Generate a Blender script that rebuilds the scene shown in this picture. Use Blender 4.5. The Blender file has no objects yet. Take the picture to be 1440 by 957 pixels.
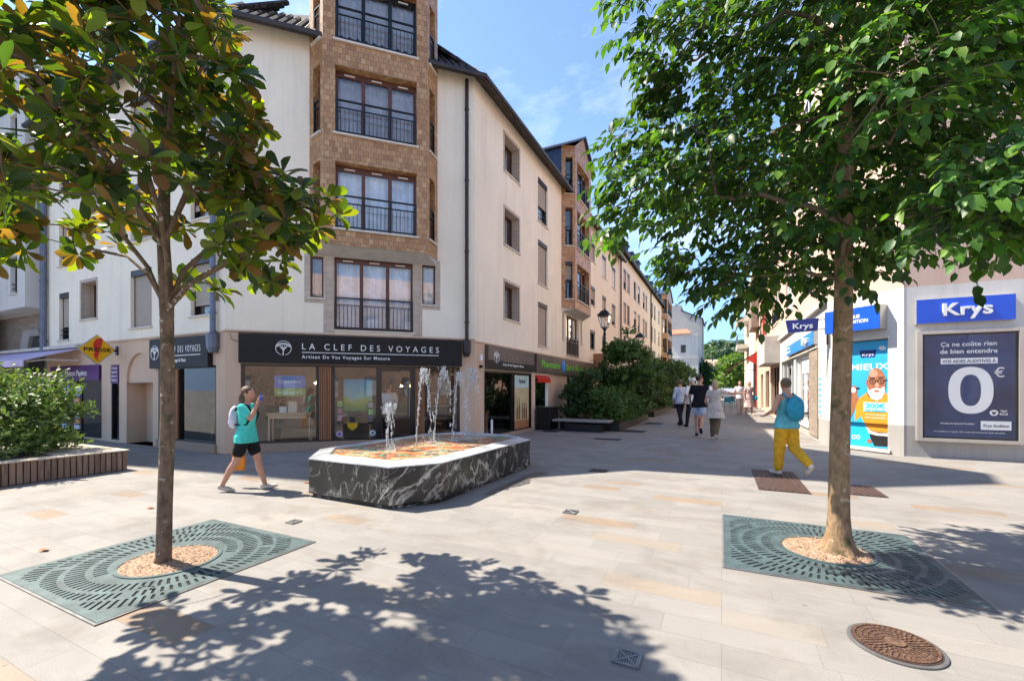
import bpy, bmesh, math, random
import numpy as np
from mathutils import Vector, Matrix
random.seed(11); RNG = np.random.default_rng(5)
S = bpy.context.scene; COL = S.collection
R = math.radians
# ------------------------------------------------------------------ helpers
class Fr:                                   # a facade frame: u along the wall, o outwards, z up
    def __init__(s, P, D):
        l = math.hypot(*D); s.P = P; s.D = (D[0]/l, D[1]/l); s.N = (s.D[1], -s.D[0])
    def pt(s, u, o, z):
        return (s.P[0]+s.D[0]*u+s.N[0]*o, s.P[1]+s.D[1]*u+s.N[1]*o, z)
WORLD = Fr((0, 0), (1, 0))
class MB:
    def __init__(s): s.v = []; s.f = []; s.m = []; s.cur = 0
    def add(s, vs, fs):
        b = len(s.v); s.v += [tuple(v) for v in vs]
        for f in fs: s.f.append([b+i for i in f]); s.m.append(s.cur)
        return s
    def hexa(s, p):
        return s.add(p, [(0,3,2,1),(4,5,6,7),(0,1,5,4),(1,2,6,5),(2,3,7,6),(3,0,4,7)])
    def box(s, x0, x1, y0, y1, z0, z1):
        return s.hexa([(x0,y0,z0),(x1,y0,z0),(x1,y1,z0),(x0,y1,z0),(x0,y0,z1),(x1,y0,z1),(x1,y1,z1),(x0,y1,z1)])
    def fbox(s, fr, u0, u1, o0, o1, z0, z1):
        q = fr.pt
        return s.hexa([q(u0,o0,z0),q(u1,o0,z0),q(u1,o1,z0),q(u0,o1,z0),q(u0,o0,z1),q(u1,o0,z1),q(u1,o1,z1),q(u0,o1,z1)])
    def poly(s, pts): return s.add(pts, [tuple(range(len(pts)))])
    def fquad(s, fr, u0, u1, o, z0, z1):
        q = fr.pt; return s.poly([q(u0,o,z0),q(u1,o,z0),q(u1,o,z1),q(u0,o,z1)])
    def loft(s, rings, cap=True):
        n = len(rings[0]); vs = [p for r in rings for p in r]; fs = []
        for k in range(len(rings)-1):
            for i in range(n):
                j = (i+1) % n; fs.append((k*n+i, k*n+j, (k+1)*n+j, (k+1)*n+i))
        if cap: fs.append(tuple(range(n))[::-1]); fs.append(tuple((len(rings)-1)*n+i for i in range(n)))
        return s.add(vs, fs)
    def prism(s, poly, z0, z1): return s.loft([[(x,y,z0) for x,y in poly],[(x,y,z1) for x,y in poly]])
    def fprism(s, fr, poly, o0, o1): return s.loft([[fr.pt(u,o0,z) for u,z in poly],[fr.pt(u,o1,z) for u,z in poly]])
    def tube(s, pts, rs, n=8, cap=True):
        pts = [Vector(p) for p in pts]
        if not isinstance(rs, (list, tuple)): rs = [rs]*len(pts)
        rings = []; up = None
        for i, p in enumerate(pts):
            d = (pts[min(i+1,len(pts)-1)]-pts[max(i-1,0)])
            d = d.normalized() if d.length > 1e-9 else Vector((0,0,1))
            if up is None: up = Vector((1,0,0)) if abs(d.x) < .8 else Vector((0,1,0))
            a = (up-d*up.dot(d)).normalized(); b = d.cross(a); up = a
            rings.append([tuple(p+(a*math.cos(2*math.pi*k/n)+b*math.sin(2*math.pi*k/n))*rs[i]) for k in range(n)])
        return s.loft(rings, cap)
    def lathe(s, c, prof, n=16):            # prof = (radius, z)
        return s.loft([[(c[0]+r*math.cos(2*math.pi*k/n), c[1]+r*math.sin(2*math.pi*k/n), z) for k in range(n)] for r, z in prof])
    def ball(s, c, r, n=10, m=7, rot=None):
        if not isinstance(r, (list, tuple)): r = (r, r, r)
        rings = []
        for j in range(m):
            t = math.pi*(j+.5)/m; ring = []
            for k in range(n):
                a = 2*math.pi*k/n
                p = Vector((r[0]*math.sin(t)*math.cos(a), r[1]*math.sin(t)*math.sin(a), -r[2]*math.cos(t)))
                if rot: p = rot @ p
                ring.append((c[0]+p.x, c[1]+p.y, c[2]+p.z))
            rings.append(ring)
        return s.loft(rings)
    def build(s, name, mats, parent=None, smooth=False, bevel=0, recalc=True, origin=None):
        if not isinstance(mats, (list, tuple)): mats = [mats]
        v = np.array(s.v, dtype=float)
        if parent is not None: off = np.array(wloc(parent))
        elif origin is not None: off = np.array(origin)
        else:
            lo, hi = v.min(0), v.max(0); off = np.array([(lo[0]+hi[0])/2, (lo[1]+hi[1])/2, lo[2]])
        me = bpy.data.meshes.new(name); me.from_pydata((v-off).tolist(), [], s.f)
        for m in mats: me.materials.append(m)
        me.polygons.foreach_set('material_index', s.m)
        if recalc:
            bm = bmesh.new(); bm.from_mesh(me); bmesh.ops.recalc_face_normals(bm, faces=bm.faces); bm.to_mesh(me); bm.free()
        uv = me.uv_layers.new(name='UVMap'); co = v
        for p in me.polygons:
            n = p.normal
            if abs(n.z) > .75: tx, ty, flat = 1, 0, True
            else:
                l = math.hypot(n.x, n.y); tx, ty, flat = -n.y/l, n.x/l, False
            for li in p.loop_indices:
                c = co[me.loops[li].vertex_index]
                uv.data[li].uv = (c[0], c[1]) if flat else (c[0]*tx+c[1]*ty, c[2])
        if smooth: me.polygons.foreach_set('use_smooth', [True]*len(me.polygons))
        o = bpy.data.objects.new(name, me); COL.objects.link(o)
        if parent is not None: o.parent = parent
        else: o.location = off
        if bevel:
            b = o.modifiers.new('bevel', 'BEVEL'); b.width = bevel; b.segments = 2; b.limit_method = 'ANGLE'; b.angle_limit = R(40)
        return o
def wloc(o):
    l = Vector((0,0,0))
    while o is not None: l = l+o.location; o = o.parent
    return l
def tag(o, label=None, cat=None, group=None, kind=None):
    if label: o['label'] = label
    if cat: o['category'] = cat
    if group: o['group'] = group
    if kind: o['kind'] = kind
    return o
def thing(name, label, cat, loc=(0,0,0), group=None, rz=0):
    o = bpy.data.objects.new(name, None); COL.objects.link(o); o.location = loc; o.rotation_euler = (0,0,rz)
    o.empty_display_size = .2
    return tag(o, label, cat, group)
def copy_tree(o, parent=None):
    c = o.copy(); COL.objects.link(c); c.parent = parent
    for ch in list(o.children): copy_tree(ch, c)
    return c
def text(fr, u, z, o, s, size, mat, name, parent, width=None, align='CENTER', bold=0, depth=.006, top=None, shear=0, space=1):
    cu = bpy.data.curves.new(name, 'FONT'); cu.body = s; cu.size = size; cu.align_x = align
    cu.offset = bold*.45; cu.extrude = depth/2; cu.resolution_u = 3; cu.shear = shear; cu.space_character = space
    ob = bpy.data.objects.new(name, cu); COL.objects.link(ob)
    dg = bpy.context.evaluated_depsgraph_get(); me = bpy.data.meshes.new_from_object(ob.evaluated_get(dg))
    bpy.data.objects.remove(ob)
    n = len(me.vertices); co = np.zeros(n*3); me.vertices.foreach_get('co', co); co = co.reshape(-1,3)
    if n and width:
        w = co[:,0].max()-co[:,0].min()
        if w > 0: co[:,0] *= width/w
    off = np.array(wloc(parent)); out = np.array([fr.pt(u+c[0], o+depth/2+c[2], z+c[1]) for c in co]) - off
    me.vertices.foreach_set('co', out.ravel()); me.materials.clear(); me.materials.append(mat); me.update()
    ob = bpy.data.objects.new(name, me); COL.objects.link(ob); ob.parent = parent
    return ob
# ------------------------------------------------------------------ materials
def N(nt, t, **k):
    n = nt.nodes.new(t)
    for a, v in k.items():
        if a[:2] == 'i_':
            key = a[2:]; key = int(key) if key.isdigit() else key.replace('_', ' ')
            if isinstance(v, bpy.types.NodeSocket): nt.links.new(v, n.inputs[key])
            else: n.inputs[key].default_value = v
        else: setattr(n, a, v)
    return n
def new(name):
    m = bpy.data.materials.new(name); m.use_nodes = True; nt = m.node_tree
    return m, nt, nt.nodes['Principled BSDF']
def c4(c): return (c[0], c[1], c[2], 1)
def ramp(nt, fac, stops, interp='LINEAR'):
    r = N(nt, 'ShaderNodeValToRGB', i_Fac=fac); r.color_ramp.interpolation = interp; e = r.color_ramp.elements
    while len(e) < len(stops): e.new(.5)
    for i, (p, c) in enumerate(stops): e[i].position = p; e[i].color = c4(c) if len(c) == 3 else c
    return r.outputs['Color']
def mix(nt, fac, a, b, mode='MIX'):
    n = N(nt, 'ShaderNodeMix', data_type='RGBA', blend_type=mode)
    for s, v in ((n.inputs[0], fac), (n.inputs[6], a), (n.inputs[7], b)):
        if isinstance(v, bpy.types.NodeSocket): nt.links.new(v, s)
        else: s.default_value = v if not isinstance(v, tuple) else (c4(v) if len(v) == 3 else v)
    return n.outputs[2]
def pos(nt, sc=None):
    p = N(nt, 'ShaderNodeNewGeometry').outputs['Position']
    if sc: p = N(nt, 'ShaderNodeVectorMath', operation='MULTIPLY', i_0=p, i_1=sc).outputs[0]
    return p
def noise(nt, vec, scale, detail=4, rough=.55, dist=0):
    return N(nt, 'ShaderNodeTexNoise', i_Vector=vec, i_Scale=scale, i_Detail=detail, i_Roughness=rough, i_Distortion=dist).outputs[0]
def bump(nt, h, strength, dist=.01):
    return N(nt, 'ShaderNodeBump', i_Height=h, i_Strength=strength, i_Distance=dist).outputs[0]
def lin(nt, b, k, v):
    nt.links.new(v, b.inputs[k])
def pbr(name, col, rough=.6, metal=0, var=.12, vs=3, bmp=0, bs=60, spec=.5, coat=0):
    m, nt, b = new(name); p = pos(nt)
    f = noise(nt, p, vs, 5)
    lin(nt, b, 'Base Color', ramp(nt, f, [(.3, tuple(x*(1-var) for x in col)), (.7, tuple(min(1, x*(1+var)) for x in col))]))
    b.inputs['Roughness'].default_value = rough; b.inputs['Metallic'].default_value = metal
    b.inputs['Specular IOR Level'].default_value = spec; b.inputs['Coat Weight'].default_value = coat
    if bmp: lin(nt, b, 'Normal', bump(nt, noise(nt, p, bs, 3), bmp))
    return m
def stucco(name, col, streak=.12):
    m, nt, b = new(name); p = pos(nt)
    base = ramp(nt, noise(nt, p, .8, 6), [(.3, tuple(x*.93 for x in col)), (.7, tuple(min(1, x*1.04) for x in col))])
    st = ramp(nt, noise(nt, pos(nt, (2.2, 2.2, .16)), 1.6, 6, .65), [(.5, (0,0,0)), (.78, (1,1,1))])
    base = mix(nt, N(nt, 'ShaderNodeMath', operation='MULTIPLY', i_0=st, i_1=streak*3).outputs[0], base, tuple(x*.62 for x in col))
    base = mix(nt, N(nt, 'ShaderNodeMath', operation='MULTIPLY', i_0=ramp(nt, noise(nt, p, 90, 2), [(.35, (1,1,1)), (.6, (0,0,0))]), i_1=.12).outputs[0], base, tuple(x*.7 for x in col))
    lin(nt, b, 'Base Color', base); b.inputs['Roughness'].default_value = .92; b.inputs['Specular IOR Level'].default_value = .2
    lin(nt, b, 'Normal', bump(nt, noise(nt, p, 110, 3), .35, .006))
    return m
def bricks(name, cols, mortar, w, h, ms=.006, rough=.6, bmp=.5, offset=.5, coat=0, spec=.4, grime=.25):
    m, nt, b = new(name); uv = N(nt, 'ShaderNodeUVMap').outputs[0]
    br = N(nt, 'ShaderNodeTexBrick', i_Vector=uv, i_Color1=(0,0,0,1), i_Color2=(1,1,1,1), i_Mortar=(.5,.5,.5,1), i_Scale=1.0,
           i_Mortar_Size=ms, i_Mortar_Smooth=.1, i_Brick_Width=w, i_Row_Height=h, offset=offset)
    k = len(cols); c = ramp(nt, br.outputs['Color'], [((i+.5)/k, cc) for i, cc in enumerate(cols)])
    c = mix(nt, N(nt, 'ShaderNodeMath', operation='MULTIPLY', i_0=noise(nt, pos(nt), 5, 5, .65), i_1=grime*2).outputs[0], c, tuple(x*.6 for x in cols[0]))
    c = mix(nt, br.outputs['Fac'], c, mortar)
    lin(nt, b, 'Base Color', c); b.inputs['Roughness'].default_value = rough; b.inputs['Coat Weight'].default_value = coat
    b.inputs['Specular IOR Level'].default_value = spec
    inv = N(nt, 'ShaderNodeMath', operation='SUBTRACT', i_0=1.0, i_1=br.outputs['Fac']).outputs[0]
    lin(nt, b, 'Normal', bump(nt, inv, bmp, .004))
    return m
def glass(name, tint=(.75,.8,.8), ior=1.6, rough=.0):
    m, nt, b = new(name); nt.nodes.remove(b); out = nt.nodes['Material Output']
    fr = N(nt, 'ShaderNodeFresnel', i_IOR=ior).outputs[0]
    nrm = bump(nt, noise(nt, pos(nt), 1.3, 2), .05, .02)
    g = N(nt, 'ShaderNodeBsdfGlossy', i_Color=(1,1,1,1), i_Roughness=rough, i_Normal=nrm)
    t = N(nt, 'ShaderNodeBsdfTransparent', i_Color=c4(tint))
    mx = N(nt, 'ShaderNodeMixShader', i_0=fr, i_1=t.outputs[0], i_2=g.outputs[0])
    nt.links.new(mx.outputs[0], out.inputs[0]); return m
def leafmat(name, trans=.35, rough=.38, tcol=(1.6, 1.5, .6)):
    m, nt, b = new(name); out = nt.nodes['Material Output']
    col = N(nt, 'ShaderNodeAttribute', attribute_name='Col').outputs['Color']
    lin(nt, b, 'Base Color', col); b.inputs['Roughness'].default_value = rough; b.inputs['Specular IOR Level'].default_value = .3
    tc = mix(nt, 1.0, col, tcol+(1,) , 'MULTIPLY')
    t = N(nt, 'ShaderNodeBsdfTranslucent', i_Color=tc)
    mx = N(nt, 'ShaderNodeMixShader', i_0=trans, i_1=b.outputs[0], i_2=t.outputs[0])
    nt.links.new(mx.outputs[0], out.inputs[0]); return m
def bark(name, c0, c1, spots):
    m, nt, b = new(name); p = pos(nt)
    c = ramp(nt, noise(nt, pos(nt, (1,1,.45)), 22, 6, .7), [(.3, c0), (.68, c1)])
    c = mix(nt, ramp(nt, noise(nt, p, 17, 3, .5), [(.63, (0,0,0)), (.67, (1,1,1))]), c, spots)
    c = mix(nt, ramp(nt, noise(nt, p, 5, 4), [(.58, (0,0,0)), (.7, (.8,.8,.8))]), c, (.05,.06,.025))
    lin(nt, b, 'Base Color', c); b.inputs['Roughness'].default_value = .9; b.inputs['Specular IOR Level'].default_value = .2
    lin(nt, b, 'Normal', bump(nt, noise(nt, pos(nt, (1,1,.3)), 45, 6, .7), .9, .012)); return m
def paving():
    m, nt, b = new('granite_paving'); p = pos(nt)
    br = N(nt, 'ShaderNodeTexBrick', i_Vector=p, i_Color1=(0,0,0,1), i_Color2=(1,1,1,1), i_Mortar=(.5,.5,.5,1), i_Scale=1.0,
           i_Mortar_Size=.0022, i_Mortar_Smooth=.5, i_Brick_Width=.56, i_Row_Height=.235, offset=.41, offset_frequency=3, squash=1.5, squash_frequency=2)
    c = ramp(nt, br.outputs['Color'], [(0, (.205,.196,.185)), (.3, (.232,.222,.208)), (.55, (.196,.189,.18)), (.87, (.236,.224,.208)), (.925, (.228,.204,.176)), (.95, (.24,.185,.135)), (1, (.205,.14,.092))])
    c = mix(nt, ramp(nt, noise(nt, pos(nt, (.6,2.2,1)), 2.6, 6, .65), [(.42, (0,0,0)), (.75, (.55,.55,.55))]), c, (.205,.19,.175))
    c = mix(nt, ramp(nt, noise(nt, p, .5, 5, .6), [(.5, (0,0,0)), (.72, (.35,.35,.35))]), c, (.30,.28,.255))
    gr = noise(nt, p, 170, 4, .75)
    c = mix(nt, .55, c, ramp(nt, gr, [(.28, (.3,.3,.31)), (.5, (1,1,1)), (.74, (1.55,1.52,1.48))]), 'MULTIPLY')
    c = mix(nt, ramp(nt, noise(nt, pos(nt, (1,1.6,1)), 1.1, 8, .7, .5), [(.47, (0,0,0)), (.64, (.6,.6,.6))]), c, (.15,.136,.12))
    vg_ = N(nt, 'ShaderNodeTexVoronoi', i_Vector=p, i_Scale=2.6).outputs[0]
    c = mix(nt, ramp(nt, vg_, [(.035, (.6,.6,.6)), (.055, (0,0,0))]), c, (.12,.115,.11))
    c = mix(nt, ramp(nt, noise(nt, pos(nt, (.35,1.5,1)), 9, 4, .6), [(.55, (0,0,0)), (.75, (.35,.35,.35))]), c, (.28,.262,.24))
    c = mix(nt, ramp(nt, noise(nt, p, 7, 3), [(.70, (0,0,0)), (.76, (.4,.4,.4))]), c, (.15,.14,.13))
    c = mix(nt, N(nt, 'ShaderNodeMath', operation='MULTIPLY', i_0=br.outputs['Fac'], i_1=N(nt, 'ShaderNodeMath', operation='MULTIPLY', i_0=noise(nt, p, 1.3, 3), i_1=1.15).outputs[0]).outputs[0], c, (.13,.12,.11))
    lin(nt, b, 'Base Color', c); b.inputs['Specular IOR Level'].default_value = .3
    lin(nt, b, 'Roughness', ramp(nt, noise(nt, p, 3, 3), [(.3, (.62,)*3), (.7, (.85,)*3)]))
    h = N(nt, 'ShaderNodeMath', operation='SUBTRACT', i_0=N(nt, 'ShaderNodeMath', operation='MULTIPLY', i_0=gr, i_1=.25).outputs[0], i_1=br.outputs['Fac']).outputs[0]
    lin(nt, b, 'Normal', bump(nt, h, .45, .004)); return m
def marble():
    m, nt, b = new('black_veined_marble'); p = pos(nt)
    dt = lambda v: N(nt, 'ShaderNodeVectorMath', operation='DOT_PRODUCT', i_0=p, i_1=v).outputs['Value']
    rot = N(nt, 'ShaderNodeCombineXYZ', i_0=dt((.13,.13,.17)), i_1=dt((.7071,-.7071,0)), i_2=dt((.5,.5,-.7071))).outputs[0]
    w = N(nt, 'ShaderNodeVectorMath', operation='ADD', i_0=rot, i_1=N(nt, 'ShaderNodeVectorMath', operation='SCALE', i_0=N(nt, 'ShaderNodeTexNoise', i_Vector=p, i_Scale=1.3, i_Detail=4).outputs[1], i_Scale=.38).outputs[0]).outputs[0]
    def vein(scale, lo, hi, off):
        q = N(nt, 'ShaderNodeVectorMath', operation='ADD', i_0=w, i_1=(off, off*2, off)).outputs[0]
        n = noise(nt, q, scale, 5, .5)
        a = N(nt, 'ShaderNodeMath', operation='ABSOLUTE', i_0=N(nt, 'ShaderNodeMath', operation='SUBTRACT', i_0=n, i_1=.5).outputs[0]).outputs[0]
        return ramp(nt, a, [(lo, (1,1,1)), (hi, (0,0,0))])
    c = ramp(nt, noise(nt, w, 3.2, 7, .62), [(.40, (.007,.007,.008)), (.56, (.02,.02,.019)), (.66, (.065,.062,.057)), (.78, (.17,.16,.145))])
    msk = ramp(nt, noise(nt, p, 1.7, 3), [(.42, (0,0,0)), (.6, (1,1,1))])
    c = mix(nt, mix(nt, 1.0, vein(2.3, .002, .022, 3), msk, 'MULTIPLY'), c, (.46,.44,.39))
    c = mix(nt, mix(nt, 1.0, vein(4.4, .0, .014, 11), (.6,.6,.6), 'MULTIPLY'), c, (.46,.42,.37))
    lin(nt, b, 'Base Color', c); b.inputs['Roughness'].default_value = .3; return m
def mosaic():
    m, nt, b = new('mosaic_under_water'); p = pos(nt)
    d = N(nt, 'ShaderNodeTexNoise', i_Vector=p, i_Scale=6.0, i_Detail=4).outputs[1]
    q = N(nt, 'ShaderNodeVectorMath', operation='ADD', i_0=p, i_1=N(nt, 'ShaderNodeVectorMath', operation='SCALE', i_0=d, i_Scale=.35).outputs[0]).outputs[0]
    c = ramp(nt, noise(nt, q, 1.25, 5, .7), [(.30, (.05,.20,.16)), (.38, (.20,.40,.20)), (.43, (.08,.06,.04)), (.47, (.50,.10,.02)), (.51, (.62,.26,.05)), (.55, (.40,.50,.34)), (.59, (.10,.06,.03)), (.63, (.42,.06,.02)), (.68, (.55,.40,.16)), (.75, (.15,.36,.34))])
    vo = N(nt, 'ShaderNodeTexVoronoi', i_Vector=q, i_Scale=22.0, feature='DISTANCE_TO_EDGE').outputs[0]
    c = mix(nt, ramp(nt, vo, [(.02, (.7,.7,.7)), (.08, (0,0,0))]), c, (.05,.04,.035))
    c = mix(nt, ramp(nt, noise(nt, p, 55, 3, .7, .6), [(.58, (0,0,0)), (.66, (.75,.75,.75))]), c, (.8,.82,.82))
    lin(nt, b, 'Base Color', c); b.inputs['Roughness'].default_value = .18; b.inputs['IOR'].default_value = 1.33; b.inputs['Specular IOR Level'].default_value = .3
    lin(nt, b, 'Normal', bump(nt, noise(nt, p, 24, 4, .6, .8), .5, .03)); return m
def woodmat(name, c0, c1, rough=.6):
    m, nt, b = new(name)
    f = noise(nt, pos(nt, (1,1,.08)), 30, 5, .6)
    c = ramp(nt, f, [(.3, c0), (.7, c1)])
    isl = N(nt, 'ShaderNodeNewGeometry').outputs['Random Per Island']
    c = mix(nt, .6, c, ramp(nt, isl, [(0, (.72,.72,.72)), (1, (1.2,1.2,1.2))]), 'MULTIPLY')
    lin(nt, b, 'Base Color', c); b.inputs['Roughness'].default_value = rough
    lin(nt, b, 'Normal', bump(nt, f, .3, .004)); return m
M = {}
M['cream'] = stucco('cream_render', (.87,.78,.635)); M['cream2'] = stucco('pale_cream_render', (.86,.765,.62), .09)
M['peach'] = stucco('peach_render', (.66,.47,.34), .1); M['pink'] = stucco('pink_render', (.62,.44,.36), .12)
M['white'] = stucco('white_render', (.62,.60,.565), .14); M['plinth'] = stucco('grey_plinth', (.36,.34,.32), .2)
M['far'] = stucco('old_white_render', (.60,.57,.53), .25)
M['tile'] = bricks('brown_ceramic_tile', [(.36,.175,.072),(.49,.255,.11),(.58,.33,.155),(.42,.205,.085),(.63,.385,.19)], (.17,.11,.07), .115, .13, .005, .42, .6, .5, spec=.5, grime=.3)
M['btile'] = bricks('beige_stone_tile', [(.50,.40,.31),(.56,.46,.37),(.47,.38,.30)], (.30,.24,.19), .16, .16, .004, .6, .3, 0, grime=.12)
M['grtile'] = bricks('taupe_tile', [(.30,.24,.19),(.36,.29,.23),(.27,.215,.17)], (.16,.13,.11), .28, .12, .004, .6, .3, .5, grime=.15)
M['roof'] = bricks('dark_clay_roof_tile', [(.03,.022,.02),(.07,.05,.042),(.11,.08,.065),(.05,.036,.03)], (.012,.01,.009), .22, .3, .02, .75, .9)
M['zinc'] = pbr('blue_grey_zinc', (.05,.075,.13), .42, .35, .2, 2, .1)
M['coping'] = pbr('pale_timber_coping', (.44,.38,.31), .85, 0, .2, 6, .3, 60); M['concrete'] = pbr('pale_concrete', (.50,.47,.43), .85, 0, .12, 4, .3, 80)
M['stone'] = pbr('stone_sill', (.62,.56,.48), .8, 0, .08, 6, .2)
M['granite'] = pbr('granite_step', (.34,.24,.18), .6, 0, .15, 30, .15)
M['gutter'] = pbr('dark_painted_metal', (.032,.03,.034), .4, .4, .2, 4)
M['pipe'] = pbr('grey_blue_pipe', (.13,.15,.20), .4, .3, .2, 4)
M['brownframe'] = pbr('brown_window_frame', (.10,.035,.022), .4, 0, .2, 8)
M['blackmetal'] = pbr('black_metal', (.012,.014,.016), .35, .3, .2, 6)
M['black'] = pbr('black_shopfront', (.010,.010,.013), .28, 0, .2, 3)
M['signblack'] = pbr('black_sign_panel', (.014,.013,.014), .5, 0, .25, 1.5, spec=.25)
M['signbrown'] = pbr('brown_sign_panel', (.09,.07,.06), .4, 0, .3, 1.5)
M['pane'] = glass('window_glass', (.86,.90,.94), 2.0); M['shopglass'] = glass('shop_glass', (.92,.95,.95), 1.72); M['posterglass'] = glass('poster_glazing', (.97,.97,.97), 1.28)
M['window_backing'] = pbr('pale_curtain', (.72,.74,.78), .9, 0, .2, 3); M['shoproom'] = pbr('shop_room_walls', (.20,.175,.155), .9, 0, .35, 1.5); M['darkroom'] = pbr('dark_room', (.05,.045,.045), .9)
def shut(name, col):
    m, nt, b = new(name); uv = N(nt, 'ShaderNodeUVMap').outputs[0]
    w = N(nt, 'ShaderNodeTexWave', i_Vector=uv, i_Scale=8.0, bands_direction='Y', wave_profile='SAW').outputs[1]
    c = mix(nt, ramp(nt, w, [(.0, (.55,.55,.55)), (.25, (0,0,0))]), col, tuple(x*.6 for x in col))
    c = mix(nt, ramp(nt, noise(nt, pos(nt), 4, 5), [(.4, (0,0,0)), (.8, (.5,.5,.5))]), c, tuple(x*.75 for x in col))
    lin(nt, b, 'Base Color', c); b.inputs['Roughness'].default_value = .6; lin(nt, b, 'Normal', bump(nt, w, .5, .006)); return m
M['shutter'] = shut('taupe_roller_shutter', (.36,.30,.24)); M['wshutter'] = shut('white_roller_shutter', (.68,.66,.63))
M['slat'] = woodmat('orange_wood_slat', (.27,.105,.045), (.42,.19,.09)); M['oldwood'] = woodmat('weathered_wood', (.13,.085,.06), (.30,.21,.155), .85)
M['lightwood'] = woodmat('light_wood', (.50,.32,.17), (.62,.42,.24))
M['marble'] = marble(); M['rim'] = pbr('grey_marble_rim', (.42,.44,.46), .16, 0, .35, 2.5); M['mosaic'] = mosaic()
M['paving'] = paving()
M['grate'] = pbr('blue_green_cast_iron', (.055,.088,.092), .55, .15, .4, 7, .25, 90); M['pit'] = pbr('dark_pit', (.012,.012,.012), 1)
M['mulch'] = pbr('wood_chip_soil', (.33,.215,.145), .95, 0, .45, 40, 1, 70); M['earth'] = pbr('dark_earth', (.055,.04,.03), 1, 0, .3, 20, .8)
def rust():
    m, nt, b = new('rusty_iron'); p = pos(nt)
    c = ramp(nt, noise(nt, p, 26, 6, .7), [(.3, (.04,.025,.02)), (.5, (.115,.062,.038)), (.7, (.21,.125,.08))])
    lin(nt, b, 'Base Color', c); b.inputs['Roughness'].default_value = .75; b.inputs['Metallic'].default_value = .25
    lin(nt, b, 'Normal', bump(nt, noise(nt, p, 120, 3), .5, .004)); return m
M['rust'] = rust(); M['darkrust'] = pbr('dark_rusty_iron', (.065,.035,.028), .7, .3, .35, 14, .3); M['drain'] = pbr('grey_steel', (.22,.22,.22), .45, .7, .2, 10)
M['frame'] = pbr('anodised_aluminium', (.48,.46,.43), .35, .6, .08); M['whitepaint'] = pbr('white_paint', (.80,.80,.78), .5, 0, .04)
M['letter'] = pbr('white_lettering', (.82,.82,.80), .5, 0, .02); M['greyletter'] = pbr('dull_lettering', (.30,.27,.24), .6, 0, .05)
M['blue'] = pbr('bright_blue_panel', (.0,.085,.60), .35, 0, .05); M['navy'] = pbr('navy_panel', (.012,.03,.20), .4, 0, .08); M['azure'] = pbr('azure_panel', (.0,.22,.72), .35, 0, .05)
M['postnavy'] = pbr('poster_navy', (.022,.045,.12), .4, 0, .45, 1.2); M['sky'] = pbr('poster_sky_blue', (.02,.36,.62), .4, 0, .12, 1.5); M['cyan'] = pbr('poster_cyan', (.0,.42,.72), .45, 0, .05)
M['orange'] = pbr('poster_orange', (.80,.27,.02), .5, 0, .12, 5); M['skin'] = pbr('skin', (.48,.25,.17), .55, 0, .1, 8); M['dskin'] = pbr('dark_skin', (.33,.12,.06), .5, 0, .15, 9)
M['beard'] = pbr('white_beard', (.75,.74,.73), .9, 0, .1, 30); M['yellow'] = pbr('yellow_panel', (.80,.42,.0), .35, 0, .04); M['red'] = pbr('red_paint', (.62,.025,.01), .4, 0, .1)
M['ink'] = pbr('black_ink', (.01,.01,.01), .5); M['purple'] = pbr('purple_panel', (.085,.012,.13), .45, 0, .15); M['lilac'] = pbr('lilac_awning', (.52,.43,.60), .85, 0, .1, 2)
M['redcloth'] = pbr('dark_red_awning', (.10,.018,.016), .85); M['redpaint'] = pbr('red_front', (.55,.05,.03), .5)
M['green'] = pbr('green_lettering', (.10,.55,.03), .4); M['lampgreen'] = pbr('dark_green_cast_iron', (.014,.028,.028), .38, .4, .2, 8)
M['lampglass'] = glass('lantern_glass', (.9,.9,.9), 1.45)
M['steel'] = pbr('dark_steel_edging', (.022,.021,.023), .5, .5, .25, 5); M['bench'] = pbr('grey_bench_slab', (.25,.24,.235), .7, 0, .12, 8, .2)
M['bark1'] = bark('grey_brown_bark', (.085,.06,.042), (.24,.17,.115), (.42,.40,.34)); M['bark2'] = bark('tan_bark', (.15,.095,.055), (.36,.24,.14), (.40,.32,.22))
M['twig'] = pbr('twig', (.16,.115,.075), .85)
M['leaf1'] = leafmat('glossy_broad_leaf', .45, .42, (2.9, 2.7, .5)); M['leaf2'] = leafmat('green_leaf', .36, .45, (2.0, 2.2, .6)); M['leaf3'] = leafmat('shrub_leaf', .28, .42, (1.6, 1.7, .6))
def cloth(name, col): return pbr(name, col, .9, 0, .22, 11, 1.0, 17, .15)
def water():
    m, nt, b = new('white_water'); b.inputs['Base Color'].default_value = (.85,.9,.93,1); b.inputs['Roughness'].default_value = .08
    b.inputs['Transmission Weight'].default_value = .6; b.inputs['IOR'].default_value = 1.33; return m
M['water'] = water()
# ------------------------------------------------------------------ sky, sun, camera
EL, SAX, SAY = R(54.3), 1.0, .13                       # light travels towards +x (+.13 y), down at 52 degrees
w = bpy.data.worlds.new('World'); S.world = w; w.use_nodes = True; nt = w.node_tree
sky = N(nt, 'ShaderNodeTexSky', sky_type='NISHITA', sun_disc=False, sun_elevation=EL, sun_rotation=math.atan2(-SAX, -SAY), air_density=1.0, dust_density=.3, ozone_density=2.6)
tc = N(nt, 'ShaderNodeTexCoord').outputs['Generated']
cl = noise(nt, N(nt, 'ShaderNodeVectorMath', operation='MULTIPLY', i_0=tc, i_1=(1.0, 1.0, 2.2)).outputs[0], 2.3, 7, .58, .25)
clf = ramp(nt, cl, [(.52, (0,0,0)), (.78, (.55,.55,.55))])
up_ = N(nt, 'ShaderNodeSeparateXYZ', i_0=tc).outputs[2]
hz = N(nt, 'ShaderNodeMapRange', i_0=up_, i_1=.0, i_2=.55, i_3=.85, i_4=.0).outputs[0]
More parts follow.
